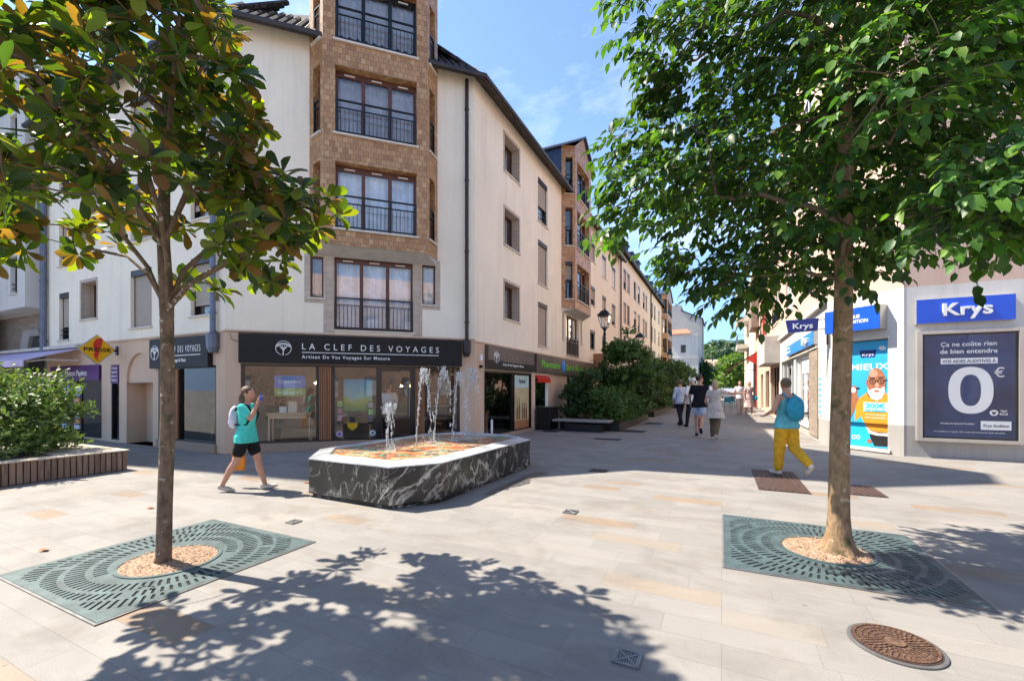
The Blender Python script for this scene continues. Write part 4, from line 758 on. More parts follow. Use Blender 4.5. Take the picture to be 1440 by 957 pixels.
for h in hs: win(pb, RS, *h, .2, 2 if h[1]-h[0] < 2.6 else 3, 'blackmetal' if h[2] < 1 else 'whitepaint', window_backing='darkroom', rail=.8 if 4 < h[2] else 0, sill=h[2] > 1)
rs_ = MB(); rs_.fbox(RS, -32.0, -31.4, .003, .10, 4.6, 8.6); rs_.build('shutter', M['redpaint'], pb); ob = MB(); ob.fbox(RS, -39.5, -36, .003, .5, 5.9, 9.6); ob.build('oriel', M['grtile'], pb)
rf_ = MB(); rf_.fbox(RS, -41.8, -38.0, .003, .05, .02, 4.3); rf_.build('red_shopfront', M['redpaint'], pb)
ra2 = thing('awning', 'dark red awning stretched over the street from the red shopfront', 'awning', (2, 40, 2.5)); mb = MB(); mb.loft([[(2.38,38.2,4.2),(2.38,41.7,4.2),(.25,41.7,2.75),(.25,38.2,2.75)],[(2.38,38.2,4.25),(2.38,41.7,4.25),(.25,41.7,2.80),(.25,38.2,2.80)]]); mb.box(.22,.248,38.2,41.7,2.5,2.8); mb.build('fabric', M['redcloth'], ra2); mb = MB(); mb.poly([(2.38,38.19,4.2),(2.38,38.19,3.3),(1.7,38.19,3.7)]); mb.build('side_flap', M['redpaint'], ra2)
mb = MB(); mb.tube([(2.4,38.4,2.9),(.3,38.4,2.72)], .03, 6); mb.build('arm', M['gutter'], ra2)
cb3 = thing('terraced_building', 'cream building with stacked balconies at the far end of the right street row', 'building', (8, 50, 0), 'buildings in the right street row'); mb = MB()
hs = [(-56.5+3.4*i,-55.1+3.4*i,3.6+2.7*k,5.6+2.7*k) for i in range(4) for k in range(3)]; wall(mb, RS, -58, -42.01, 0, 12, hs, .2)
mb.poly([(2.44,42.01,12),(14,42.01,12),(14,58,12),(2.44,58,12)]); mb.poly([(2.44,58,0),(14,58,0),(14,58,12),(2.44,58,12)]); mb.poly([(2.44,42.01,11.4),(14,42.01,11.4),(14,42.01,12),(2.44,42.01,12)]); mb.build('wall', M['cream'], cb3)
for h in hs: win(cb3, RS, *h, .16, 2, 'whitepaint', .3, 'wshutter', window_backing='darkroom', sill=False)
for k in range(3):
    z = 3.5+2.7*k+2.4; bl = MB(); bl.fbox(RS, -54.0, -49.5, .003, 1.05, z-.42, z); b_ = bl.build('balcony', M['stone'], cb3); r_ = MB(); bf = Fr((2.44-1.0, 0), (0,-1)); railing(r_, bf, -54, -49.5, 0, z+.01, z+.95, .3, 3); ef = Fr((0,49.55),(1,0)); railing(r_, ef, 1.46, 2.42, 0, z+.01, z+.95, .25, 1); r_.build('railing', M['pipe'], cb3)
# ------------------------------------------------------------------ pink building across the square (seen in the window reflections)
rb = thing('apartment_building', 'pink building across the square, seen only as a reflection in the bay windows', 'building', (17, -15, 0)); RFm = Fr((14,-14), (-1,-1)); mb = MB()
hs = [(u, u+1.2, z, z+1.7) for u in (-12,-8.5,-5,-1.5,2,5.5,9) for z in (.8,3.8,6.6)]; wall(mb, RFm, -15, 13, 0, 10, hs, .2); q = RFm.pt
mb.poly([q(-15,0,10),q(13,0,10),q(13,-5,13),q(-15,-5,13)]); mb.poly([q(-15,-9,0),q(13,-9,0),q(13,-9,11),q(-15,-9,11)]); mb.poly([q(-15,0,0),q(-15,-9,0),q(-15,-9,11),q(-15,0,10)]); mb.poly([q(13,0,0),q(13,-9,0),q(13,-9,11),q(13,0,10)]); mb.build('wall', M['pink'], rb)
for h in hs:
    mb = MB(); mb.fbox(RFm, h[0], h[1], -.2, -.15, h[2], h[3]); mb.build('window', M['window_backing'], rb)
# ------------------------------------------------------------------ fountain
ft = thing('fountain', 'long octagonal black marble fountain with a colourful mosaic basin and water jets', 'fountain', (-4.5, 6, 0))
FO = [(-5.12,4.16),(-3.67,4.13),(-3.27,4.68),(-3.25,7.5),(-3.72,7.95),(-5.1,7.9),(-5.62,7.25),(-5.72,4.86)]; fcx, fcy = -4.45, 6.05
def ins(d):
    out = []; n = len(FO)
    for i in range(n):
        p0, p1, p2 = Vector(FO[i-1]), Vector(FO[i]), Vector(FO[(i+1) % n]); a = (p1-p0).normalized(); b = (p2-p1).normalized(); na, nb_ = Vector((-a.y,a.x)), Vector((-b.y,b.x)); m_ = (na+nb_).normalized(); out.append(tuple(p1+m_*d/max(.3, m_.dot(na))))
    return out
def r3(p, z): return [(x, y, z) for x, y in p]
mb = MB(); mb.loft([r3(ins(.05), 0), r3(ins(.05), .03), r3(ins(.0), .06), r3(ins(.0), .515)], False); mb.build('basin', M['marble'], ft)
mb = MB(); mb.loft([r3(ins(-.004), .515), r3(ins(-.004), .53), r3(ins(.20), .572), r3(ins(.24), .56), r3(ins(.25), .50)], False); mb.build('rim', M['rim'], ft)
mb = MB()
mb.poly(r3(ins(.247), .538)); mb.build('water', M['mosaic'], ft)
def jet(x, y, h, lx, ly):
    mb = MB(); rnd = random.Random(int(x*1000)); 
    for i in range(250):
        t = rnd.random(); up_ = rnd.random() < .55; s_ = t*1.0
        a = .5*s_ if up_ else .5+.5*s_; z = .5+h*4*a*(1-a); px, py = x+lx*a, y+ly*a
        sp = .008+.05*a*rnd.random(); rr = .0032+.009*rnd.random()**2
        if rnd.random() < .25: z = .5+h*(.85+.17*rnd.random()); px, py = x+lx*.5, y+ly*.5; sp = .05
        mb.ball((px+rnd.gauss(0,sp), py+rnd.gauss(0,sp), max(.5, z)), (rr, rr, rr*(1.8+4*rnd.random())), 6, 4)
    mb.tube([(x+lx*a, y+ly*a, .485+h*4*a*(1-a)) for a in np.linspace(0,.46,9)], [.006]*5+[.007]*4, 6)
    for i in range(110):
        a = rnd.random()*6.28; d = .04+.34*rnd.random()**2; mb.ball((x+lx+d*math.cos(a), y+ly+d*math.sin(a), .54+.10*rnd.random()**2), .003+.005*rnd.random(), 5, 4)
    return mb.build('water_jet', M['water'], ft, smooth=True)
for x, y, h, lx, ly in ((-4.75,5.3,.72,.2,-.1), (-4.5,5.7,1.30,-.05,.5), (-4.62,6.35,1.34,.3,.2), (-4.5,6.75,1.26,.28,.1), (-4.55,7.25,1.34,.3,.15)): jet(x, y, h, lx, ly)
wpts = []; rw = random.Random(4)
for i in range(26): wpts.append((-3.02+.02*math.sin(i*.6)+rw.uniform(-.03,.03), 5.35+1.85*i/25, .004))
for i in range(26): wpts.append((-2.80+.05*math.sin(i*.5+1)+rw.uniform(-.05,.05)-.10*(i > 20), 7.2-1.85*i/25, .004))
tag(MB().add(wpts, [tuple(range(len(wpts)))]).build('wet_patch', pbr('wet_stone', (.085,.08,.078), .35, 0, .5, 14)), kind='structure')
# ------------------------------------------------------------------ tree grates, covers, drains
def grate(cx, cy, hw, soil, sr, label, slabel):
    t = thing('tree_grate', label, 'tree grate', (cx, cy, 0)); mb = MB(); mb.poly([(cx-hw+.01,cy-hw+.01,.004),(cx+hw-.01,cy-hw+.01,.004),(cx+hw-.01,cy+hw-.01,.004),(cx-hw+.01,cy+hw-.01,.004)]); mb.build('pit', M['pit'], t)
    cu = bpy.data.curves.new('plate', 'CURVE'); cu.dimensions = '2D'; cu.fill_mode = 'BOTH'; cu.extrude = .003
    def spl(pts):
        s_ = cu.splines.new('POLY'); s_.points.add(len(pts)-1)
        for p, (x, y) in zip(s_.points, pts): p.co = (x, y, 0, 1)
        s_.use_cyclic_u = True
    sx, sy = soil[0]-cx, soil[1]-cy
    spl([(-hw,-hw),(hw,-hw),(hw,hw),(-hw,hw)]); spl([(sx+sr*math.cos(a), sy+sr*math.sin(a)) for a in np.linspace(0, 2*math.pi, 41)[:-1]])
    lim = hw-.055
    for r0, r1, n in ((.415,.50,56),(.545,.66,72),(.70,.79,90),(.82,.95,104),(.98,1.12,120)):
        for i in range(n):
            a = 2*math.pi*(i+.5)/n; w_ = .0105; ca, sa = math.cos(a), math.sin(a); rr1 = r1
            for c_ in (ca, sa):
                if abs(c_) > 1e-6: rr1 = min(rr1, lim/abs(c_))
            if rr1-r0 < .03 or abs(a % (math.pi/2)-math.pi/4) < .03 and r0 > .6: continue
            if min(math.hypot(r0*ca-sx, r0*sa-sy), 9) < sr+.03: continue
            spl([(r0*ca+w_*sa, r0*sa-w_*ca), (rr1*ca+w_*sa, rr1*sa-w_*ca), (rr1*ca-w_*sa, rr1*sa+w_*ca), (r0*ca-w_*sa, r0*sa+w_*ca)])
    ob = bpy.data.objects.new('tmp', cu); COL.objects.link(ob); me = bpy.data.meshes.new_from_object(ob.evaluated_get(bpy.context.evaluated_depsgraph_get())); bpy.data.objects.remove(ob)
    for v in me.vertices: v.co.z += .0085
    me.materials.clear(); me.materials.append(M['grate']); o_ = bpy.data.objects.new('plate', me); COL.objects.link(o_); o_.parent = t
    mb = MB(); n = 40; 
    for i in range(n):
        a, b = 2*math.pi*i/n, 2*math.pi*(i+1)/n; f_ = lambda t_, r_, z_: (soil[0]+r_*math.cos(t_), soil[1]+r_*math.sin(t_), z_)
        mb.loft([[f_(a,sr-.016,.008), f_(b,sr-.016,.008), f_(b,sr+.014,.008), f_(a,sr+.014,.008)],[f_(a,sr-.016,.02), f_(b,sr-.016,.02), f_(b,sr+.014,.02), f_(a,sr+.014,.02)]])
    mb.build('inner_ring', M['grate'], t); mb = MB()
    for q_ in ((cx-hw-.018,cx-hw-.002,cy-hw-.018,cy+hw+.018),(cx+hw+.002,cx+hw+.018,cy-hw-.018,cy+hw+.018),(cx-hw-.002,cx+hw+.002,cy-hw-.018,cy-hw-.002),(cx-hw-.002,cx+hw+.002,cy+hw+.002,cy+hw+.018)): mb.box(*q_, .002, .0095)
    mb.build('edge_frame', M['drain'], t)
    for s_ in (-1, 1):
        mb = MB()
        for k in range(9):
            a = random.random()*6.28; mb.box(cx+s_*.52+.055*math.cos(a)-.012, cx+s_*.52+.055*math.cos(a)+.012, cy-s_*.42+.04*math.sin(a)-.008, cy-s_*.42+.04*math.sin(a)+.008, .0117, .0150)
        mb.build('cast_mark', M['grate'], t)
    mb = MB(); n = 26; rg = [(0,.02)]; vs_ = [(soil[0], soil[1], .035)]; fs_ = []
    for j in range(1, 8):
        for i in range(n):
            a = 2*math.pi*i/n; r_ = (sr-.018)*j/7; vs_.append((soil[0]+r_*math.cos(a), soil[1]+r_*math.sin(a), .008+.028*(1-(j/7)**2)+random.uniform(0,.010)))
    for i in range(n): fs_.append((0, 1+i, 1+(i+1) % n))
    for j in range(6):
        for i in range(n): fs_.append((1+j*n+i, 1+(j+1)*n+i, 1+(j+1)*n+(i+1) % n, 1+j*n+(i+1) % n))
    mb.add(vs_, fs_)
    for i in range(700):
        a = random.random()*6.28; r_ = (sr-.03)*math.sqrt(random.random()); x, y = soil[0]+r_*math.cos(a), soil[1]+r_*math.sin(a); z = .012+.028*(1-(r_/sr)**2)+.012; th = random.random()*3.14; l_, w_ = random.uniform(.004,.013), random.uniform(.002,.0045); c_, s_ = math.cos(th), math.sin(th); tl = random.uniform(-.004,.004)
        mb.poly([(x-l_*c_+w_*s_, y-l_*s_-w_*c_, z-tl), (x+l_*c_+w_*s_, y+l_*s_-w_*c_, z+tl), (x+l_*c_-w_*s_, y+l_*s_+w_*c_, z+tl+.002), (x-l_*c_-w_*s_, y-l_*s_+w_*c_, z-tl+.002)])
    tag(mb.build('wood_chips', M['mulch'], origin=(soil[0], soil[1], 0)), slabel, 'mulch', kind='stuff'); return t
grate(-4.38, 2.14, .81, (-4.29,2.09), .36, 'square blue green cast iron grate around the left tree', 'wood chips around the foot of the left tree')
grate(.845, 4.86, .82, (.86,4.84), .36, 'square blue green cast iron grate around the right tree', 'wood chips around the foot of the right tree')
mh = thing('manhole_cover', 'round rusty manhole cover with fish scale pattern in the sunlit paving', 'manhole cover', (.91, 3.25, 0)); mb = MB(); X, Y = .91, 3.25
mb.lathe((X,Y), [(.225,.003),(.225,.010),(.21,.012)], 40); mb.build('rim', M['drain'], mh); mb = MB(); mb.lathe((X,Y), [(.205,.0125),(.205,.015),(.198,.016)], 40); mb.build('lid', M['darkrust'], mh); mb = MB()
mb.lathe((X,Y), [(.05,.0165),(.05,.024),(.03,.020)], 20)
for k, r_ in ((28,.19),): 
    for i in range(60):
        a = 2*math.pi*i/60; b = a+.085; f_ = lambda t_, q_, z_: (X+q_*math.cos(t_), Y+q_*math.sin(t_), z_); mb.loft([[f_(a,.183,.0165),f_(b,.183,.0165),f_(b,.196,.0165),f_(a,.196,.0165)],[f_(a,.183,.022),f_(b,.183,.022),f_(b,.196,.022),f_(a,.196,.022)]])
for j, (r0, r1, n) in enumerate(((.06,.085,20),(.092,.115,26),(.122,.145,32),(.151,.177,40))):
    for i in range(n):
        a = 2*math.pi*(i+.5*(j % 2))/n; h_ = 2*math.pi/n*.33; f_ = lambda t_, q_, z_: (X+q_*math.cos(t_), Y+q_*math.sin(t_), z_); mb.loft([[f_(a-h_,r0,.0165),f_(a+h_,r0,.0165),f_(a+h_*.5,r1,.0165),f_(a-h_*.5,r1,.0165)],[f_(a-h_,r0,.021),f_(a+h_,r0,.021),f_(a+h_*.5,r1,.021),f_(a-h_*.5,r1,.021)]])
mb.build('raised_pattern', M['rust'], mh)
def drain(x, y, s_, label):
    t = thing('drain_cover', label, 'drain cover', (x, y, 0)); mb = MB(); h_ = s_/2; mb.box(x-h_,x+h_,y-h_,y+h_,.002,.006); mb.build('sump', M['pit'], t); mb = MB()
    for a in (-1, 1): mb.box(x+a*h_-.008,x+a*h_+.008,y-h_-.008,y+h_+.008,.003,.013); mb.box(x-h_+.008,x+h_-.008,y+a*h_-.008,y+a*h_+.008,.003,.013)
    mb.tube([(x-h_,y-h_,.011),(x+h_,y+h_,.011)], .006, 4); mb.tube([(x-h_,y+h_,.0115),(x+h_,y-h_,.0115)], .006, 4); mb.build('frame', M['drain'], t); mb = MB()
    for i in range(1, 10): u = x-h_+s_*i/10; mb.box(u-.004,u+.004,y-h_+.008,y+h_-.008,.0062,.010)
    mb.build('grille', M['drain'], t)
drain(-.47, 2.44, .13, 'small square drain grille at the edge of the left tree shadow'); drain(-1.64, 5.02, .14, 'small square drain grille in the sunlit paving right of the fountain'); drain(-4.30, 3.3, .11, 'tiny drain grille between the left grate and the fountain')
def cover(x0, x1, y0, y1, label, mat='darkrust', ribs=True, cat='access cover'):
    t = thing('access_cover', label, cat, ((x0+x1)/2, (y0+y1)/2, 0)); mb = MB(); mb.box(x0,x1,y0,y1,.003,.010); mb.build('plate', M[mat], t)
    if ribs:
        mb = MB(); n = int((x1-x0)/.075)
        for i in range(n): u = x0+.03+(x1-x0-.06)*(i+.5)/n; mb.box(u-.016,u+.016,y0+.04,y1-.04,.0105,.017)
        mb.build('ribs', M[mat], t)
cover(.49,1.14,7.33,9.1, 'large ribbed rusty cover under the person in yellow trousers'); cover(1.62,2.05,7.55,8.32, 'smaller flat rusty cover right behind the right tree trunk')
for (x, y, a, b), l_ in zip(((-5.3,14.0,.5,.35),(-5.15,15.9,.55,.5),(-3.0,12.6,.75,.3),(-2.0,7.75,.3,.25),(-2.55,19.0,.7,.9),(-2.75,15.3,.8,.7)), ('beside the black bin','between the bin and the bench','in front of the bench','at the edge of the building shadow','in the street beside the far end of the first shrub bed','in the street beside the near end of the first shrub bed')):
    cover(x-a/2,x+a/2,y-b/2,y+b/2, 'dark flat access cover '+l_, 'steel', False)
# ------------------------------------------------------------------ lamps, bench, beds, planter
def make_lamp():
    t = thing('street_lamp', 'x', 'street lamp', (0,0,0), 'street lamps along the shrub beds'); mb = MB()
    mb.lathe((0,0), [(.17,0),(.17,.25),(.12,.32),(.12,.9),(.085,1.0),(.075,2.3),(.095,2.35),(.095,2.42),(.07,2.5),(.05,3.9),(.075,3.95),(.05,4.05),(.06,4.15),(.10,4.25),(.02,4.28)], 12); mb.build('post', M['lampgreen'], t, smooth=False)
    mb = MB(); a, b = .14, .25
    for sx, sy in ((1,1),(1,-1),(-1,-1),(-1,1)): mb.tube([(sx*a,sy*a,4.3),(sx*b,sy*b,4.82)], .014, 5); mb.tube([(sx*.03,sy*.03,4.15),(sx*a,sy*a,4.3)], .012, 5)
    for z, r_ in ((4.3,a),(4.82,b)):
        for p_, q_ in (((-1,-1),(1,-1)),((1,-1),(1,1)),((1,1),(-1,1)),((-1,1),(-1,-1))): mb.tube([(p_[0]*r_,p_[1]*r_,z),(q_[0]*r_,q_[1]*r_,z)], .014, 5)
    mb.build('lantern_frame', M['lampgreen'], t); mb = MB(); mb.loft([[(-.29,-.29,4.83),(.29,-.29,4.83),(.29,.29,4.83),(-.29,.29,4.83)],[(-.17,-.17,4.98),(.17,-.17,4.98),(.17,.17,4.98),(-.17,.17,4.98)],[(-.15,-.15,5.03),(.15,-.15,5.03),(.15,.15,5.03),(-.15,.15,5.03)],[(-.03,-.03,5.10),(.03,-.03,5.10),(.03,.03,5.10),(-.03,.03,5.10)]]); mb.ball((0,0,5.14), .035, 8, 5); mb.build('lantern_roof', M['lampgreen'], t)
    mb = MB()
    for p_, q_ in (((-1,-1),(1,-1)),((1,-1),(1,1)),((1,1),(-1,1)),((-1,1),(-1,-1))): mb.poly([(p_[0]*a,p_[1]*a,4.3),(q_[0]*a,q_[1]*a,4.3),(q_[0]*b,q_[1]*b,4.82),(p_[0]*b,p_[1]*b,4.82)])
    mb.build('lantern_glass', M['lampglass'], t); mb = MB(); mb.tube([(0,0,4.28),(0,0,4.4),(0,0,4.45),(0,0,4.62)], [.03,.03,.05,.02], 8); mb.build('lamp_bulb', M['whitepaint'], t); return t
lamp = make_lamp()
for i, (x, y, l_) in enumerate(((-4.87,19.9,'nearest old style green lantern street lamp, rising from the first shrub bed'),(-4.83,29.3,'second green lantern street lamp from the fountain, half hidden by shrubs'),(-4.6,45.2,'third green lantern street lamp, in front of the tiled bay at the row end'),(-4.65,72,'farthest lantern street lamp, in front of the whitewashed house'))):
    o_ = lamp if i == 0 else copy_tree(lamp); o_.location = (x, y, 0); o_['label'] = l_
be = thing('bench', 'long grey slab bench on a black block at the end of the shrub bed', 'bench', (-4.3, 14.7, 0)); mb = MB(); mb.box(-5.35,-3.35,14.28,14.95,.33,.40); mb.build('seat', M['bench'], be, bevel=.01); mb = MB(); mb.box(-4.95,-3.62,14.42,14.97,0,.27); mb.build('base', M['steel'], be, bevel=.01); mb = MB()
for x in (-4.8,-3.8): mb.loft([[(x-.04,14.5,.271),(x+.04,14.5,.271),(x+.04,14.9,.271),(x-.04,14.9,.271)],[(x-.12,14.4,.329),(x-.04,14.4,.329),(x-.04,14.9,.329),(x-.12,14.9,.329)]])
mb.build('bracket', M['steel'], be)
def bed(x0, x1, y0, y1, label):
    t = thing('planting_bed', label, 'planting bed', ((x0+x1)/2, (y0+y1)/2, 0), 'steel edged beds along the street'); mb = MB()
    for a in ((x0,x0+.03,y0,y1),(x1-.03,x1,y0,y1),(x0+.03,x1-.03,y0,y0+.03),(x0+.03,x1-.03,y1-.03,y1)): mb.box(*a, 0, .28)
    mb.build('edging', M['steel'], t); mb = MB(); mb.box(x0+.031,x1-.031,y0+.031,y1-.031,.02,.25); mb.build('earth', M['earth'], t)
bed(-5.3,-3.15,14.98,21.4,'first steel edged shrub bed, behind the grey bench'); bed(-5.3,-3.1,23.0,32.0,'second steel edged shrub bed along the street, past the first lamp'); bed(-5.3,-2.95,34.0,50.0,'farthest steel edged shrub bed along the street')
pn = thing('planter', 'low timber slatted planter holding a bush at the left edge of the square', 'planter', (-11.4, 2.2, 0)); mb = MB(); x0, x1, y0, y1 = -13.2, -9.8, .3, 4.08
y = y0
while y < y1-.02: mb.box(x1-.03, x1, y, y+.062, .012, .345+random.uniform(-.004,.004)); y += .0775
x = x0
while x < x1-.06: mb.box(x, x+.062, y1-.03, y1-.001, .012, .345); mb.box(x, x+.062, y0+.001, y0+.03, .012, .345); x += .0775
mb.build('slats', M['oldwood'], pn); mb = MB(); mb.box(x0,x1-.035,y0+.035,y1-.035,0,.33); mb.build('box', M['steel'], pn)
mb = MB(); mb.box(x1-.26,x1+.03,y0-.02,3.2,.348,.372); mb.box(x0,x1+.03,3.2,y1+.03,.348,.372); mb.box(x0,x1-.26,y0-.02,y0+.24,.348,.372); mb.build('coping', M['coping'], pn, bevel=.006); mb = MB(); mb.box(x0,x1-.261,y0+.241,3.199,.331,.37); mb.build('earth', M['earth'], pn)
for i, (x, y, l_) in enumerate(((-5.62,1.72,'curled brown leaf on the paving left of the left grate'),(-5.9,4.75,'curled brown leaf on the paving left of the fountain'),(-6.4,2.9,'brown leaf on the paving between planter and left grate'))):
    mb = MB(); mb.loft([[(x-.045,y-.015,.012),(x-.02,y-.03,.004),(x+.02,y-.028,.006),(x+.05,y,.02)],[(x-.045,y+.012,.014),(x-.02,y+.028,.018),(x+.02,y+.03,.020),(x+.05,y+.004,.022)]], False); tag(mb.build('fallen_leaf', pbr('dry_leaf%d' % i, (.30,.12,.04), .7, 0, .3, 40)), l_, 'leaf')
# ------------------------------------------------------------------ far end of the street
car = thing('parked_car', 'small silver car parked at the far end of the street', 'car', (0.9, 66, 0)); mb = MB(); X, Y = .9, 66
mb.loft([[(X-.85,Y,.35),(X+.85,Y,.35),(X+.85,Y+4,.35),(X-.85,Y+4,.35)],[(X-.88,Y-.02,.8),(X+.88,Y-.02,.8),(X+.88,Y+4,.8),(X-.88,Y+4,.8)],[(X-.8,Y+.2,.95),(X+.8,Y+.2,.95),(X+.8,Y+3.9,.95),(X-.8,Y+3.9,.95)],[(X-.6,Y+.9,1.45),(X+.6,Y+.9,1.45),(X+.6,Y+2.6,1.45),(X-.6,Y+2.6,1.45)]]); mb.build('body', pbr('silver_paint', (.5,.52,.54), .3, .6), car, bevel=.05)
mb = MB(); mb.poly([(X-.68,Y+.33,1.0),(X+.68,Y+.33,1.0),(X+.56,Y+.80,1.38),(X-.56,Y+.80,1.38)]); mb.build('rear_window', M['black'], car); 
for sx in (-.8,.8):
    for yy in (.8,3.2): mb = MB(); mb.tube([(X+sx-.1,Y+yy,.32),(X+sx+.1,Y+yy,.32)], .32, 16); mb.build('wheel', M['black'], car)
    mb = MB(); mb.box(X+sx*.85-.1,X+sx*.85+.1,Y-.04,Y-.02,.65,.8); mb.build('tail_light', M['red'], car)
teal = pbr('teal_chair_paint', (.02,.22,.28), .5)
def cafe_chair():
    t = thing('cafe_chair', 'teal metal cafe chair on the street by the red awning', 'chair', (0,0,0), 'teal cafe chairs'); mb = MB(); mb.box(-.21,.21,-.21,.21,.44,.47); mb.build('seat', teal, t); mb = MB(); mb.box(-.21,.21,.19,.215,.55,.88); mb.build('backrest', teal, t)
    for sx in (-.19,.19):
        for sy in (-.19,.2): l_ = MB(); l_.tube([(sx,sy,0),(sx,sy,.44 if sy < 0 else .88)], .014, 6); l_.build('leg', teal, t)
    return t
c0 = cafe_chair()
for i, (x, y, l_) in enumerate(((.35,31.5,'nearest teal cafe chair, by the pale couple'),(-.2,33.2,'teal cafe chair farther from the wall, beyond the nearest one'),(.75,34.2,'farthest teal cafe chair, closest to the red awning'))): o_ = c0 if i == 0 else copy_tree(c0); o_.location = (x, y, 0); o_.rotation_euler = (0,0,i*1.3); o_['label'] = l_
hb_ = thing('far_house', 'pale low house with a tan roof below the wooded hill', 'house', (-7, 215, 0)); mb = MB(); mb.box(-16,3,210,220,0,11); mb.build('wall', M['far'], hb_); mb = MB(); mb.loft([[(-16.5,209.5,11),(3.5,209.5,11),(3.5,221,11),(-16.5,221,11)],[(-15,214.5,14.2),(2,214.5,14.2),(2,215.5,14.2),(-15,215.5,14.2)]]); mb.build('roof', pbr('tan_roof', (.36,.26,.20), .9), hb_)
hl = MB(); n, m_ = 40, 14; vs_ = []; fs_ = []
for j in range(m_):
    for i in range(n):
        x = -330+560*i/(n-1); y = 260+420*j/(m_-1); t_ = min(1, j/6); vs_.append((x, y, -1+44*(t_*t_*(3-2*t_))*(.92+.08*math.sin(x*.025+1.0))))
for j in range(m_-1):
    for i in range(n-1): fs_.append((j*n+i, j*n+i+1, (j+1)*n+i+1, (j+1)*n+i))
hl.add(vs_, fs_); tag(hl.build('wooded_hill', pbr('hill_green', (.05,.085,.03), 1, 0, .3, .1), smooth=True, origin=(0,400,0)), kind='structure')
# ------------------------------------------------------------------ vegetation
RV, FV = np.array([.9003,.4352,0]), np.array([-.4352,.9003,0])
def unit(a): return a/np.maximum(np.linalg.norm(a, axis=-1, keepdims=True), 1e-9)
TMPL = {'ovate': ([(0,0),(.25,-.42),(.28,0),(.25,.42),(.62,-.42),(.64,0),(.62,.42),(1,0)]), 'obovate': ([(0,0),(.3,-.27),(.3,0),(.3,.27),(.68,-.5),(.68,0),(.68,.5),(1,0)])}
LT = {'obovate': ([(0,0)]+[(t,w*sg) for t,w in ((.18,.17),(.42,.36),(.66,.50),(.86,.40)) for sg in (-1,0,1)]+[(1,0)], [(0,1,2),(0,2,3)]+[q for r in (1,4,7) for q in ((r,r+3,r+4,r+1),(r+1,r+4,r+5,r+2))]+[(10,13,11),(11,13,12)])}
TF = [(0,1,2),(0,2,3),(1,4,5,2),(2,5,6,3),(4,7,5),(5,7,6)]
def leaves(name, c, d, n, L, W, col, mat, parent, kind='ovate', curl=.15, fold=.25, origin=None):
    t = unit(d); s = unit(np.cross(n, t)); u = np.cross(t, s); tp, tf = (np.array(LT[kind][0]), LT[kind][1]) if kind in LT else (np.array(TMPL[kind]), TF); nv = len(tp); k = len(c)
    L = np.broadcast_to(L, (k,)); W = np.broadcast_to(W, (k,)); cu = curl*RNG.uniform(.2, 1.8, k)
    V = (c[:,None,:] + (L[:,None]*tp[None,:,0])[...,None]*t[:,None,:] + (W[:,None]*tp[None,:,1])[...,None]*s[:,None,:]
         + ((fold*W)[:,None]*np.abs(tp[None,:,1])*1.0 - (cu*L)[:,None]*tp[None,:,0]**2)[...,None]*u[:,None,:])
    off = np.array(wloc(parent)) if parent is not None else np.array(origin); V = (V-off).reshape(-1,3)
    F = [tuple(nv*i+q for q in f) for i in range(k) for f in tf]
    me = bpy.data.meshes.new(name); me.from_pydata(V.tolist(), [], F); me.materials.append(mat)
    at = me.color_attributes.new('Col', 'FLOAT_COLOR', 'POINT'); cc = np.ones((k, nv, 4)); cc[:,:,:3] = col[:,None,:]; at.data.foreach_set('color', cc.ravel())
    me.polygons.foreach_set('use_smooth', [True]*len(me.polygons))
    o = bpy.data.objects.new(name, me); COL.objects.link(o)
    if parent is not None: o.parent = parent
    else: o.location = off
    return o
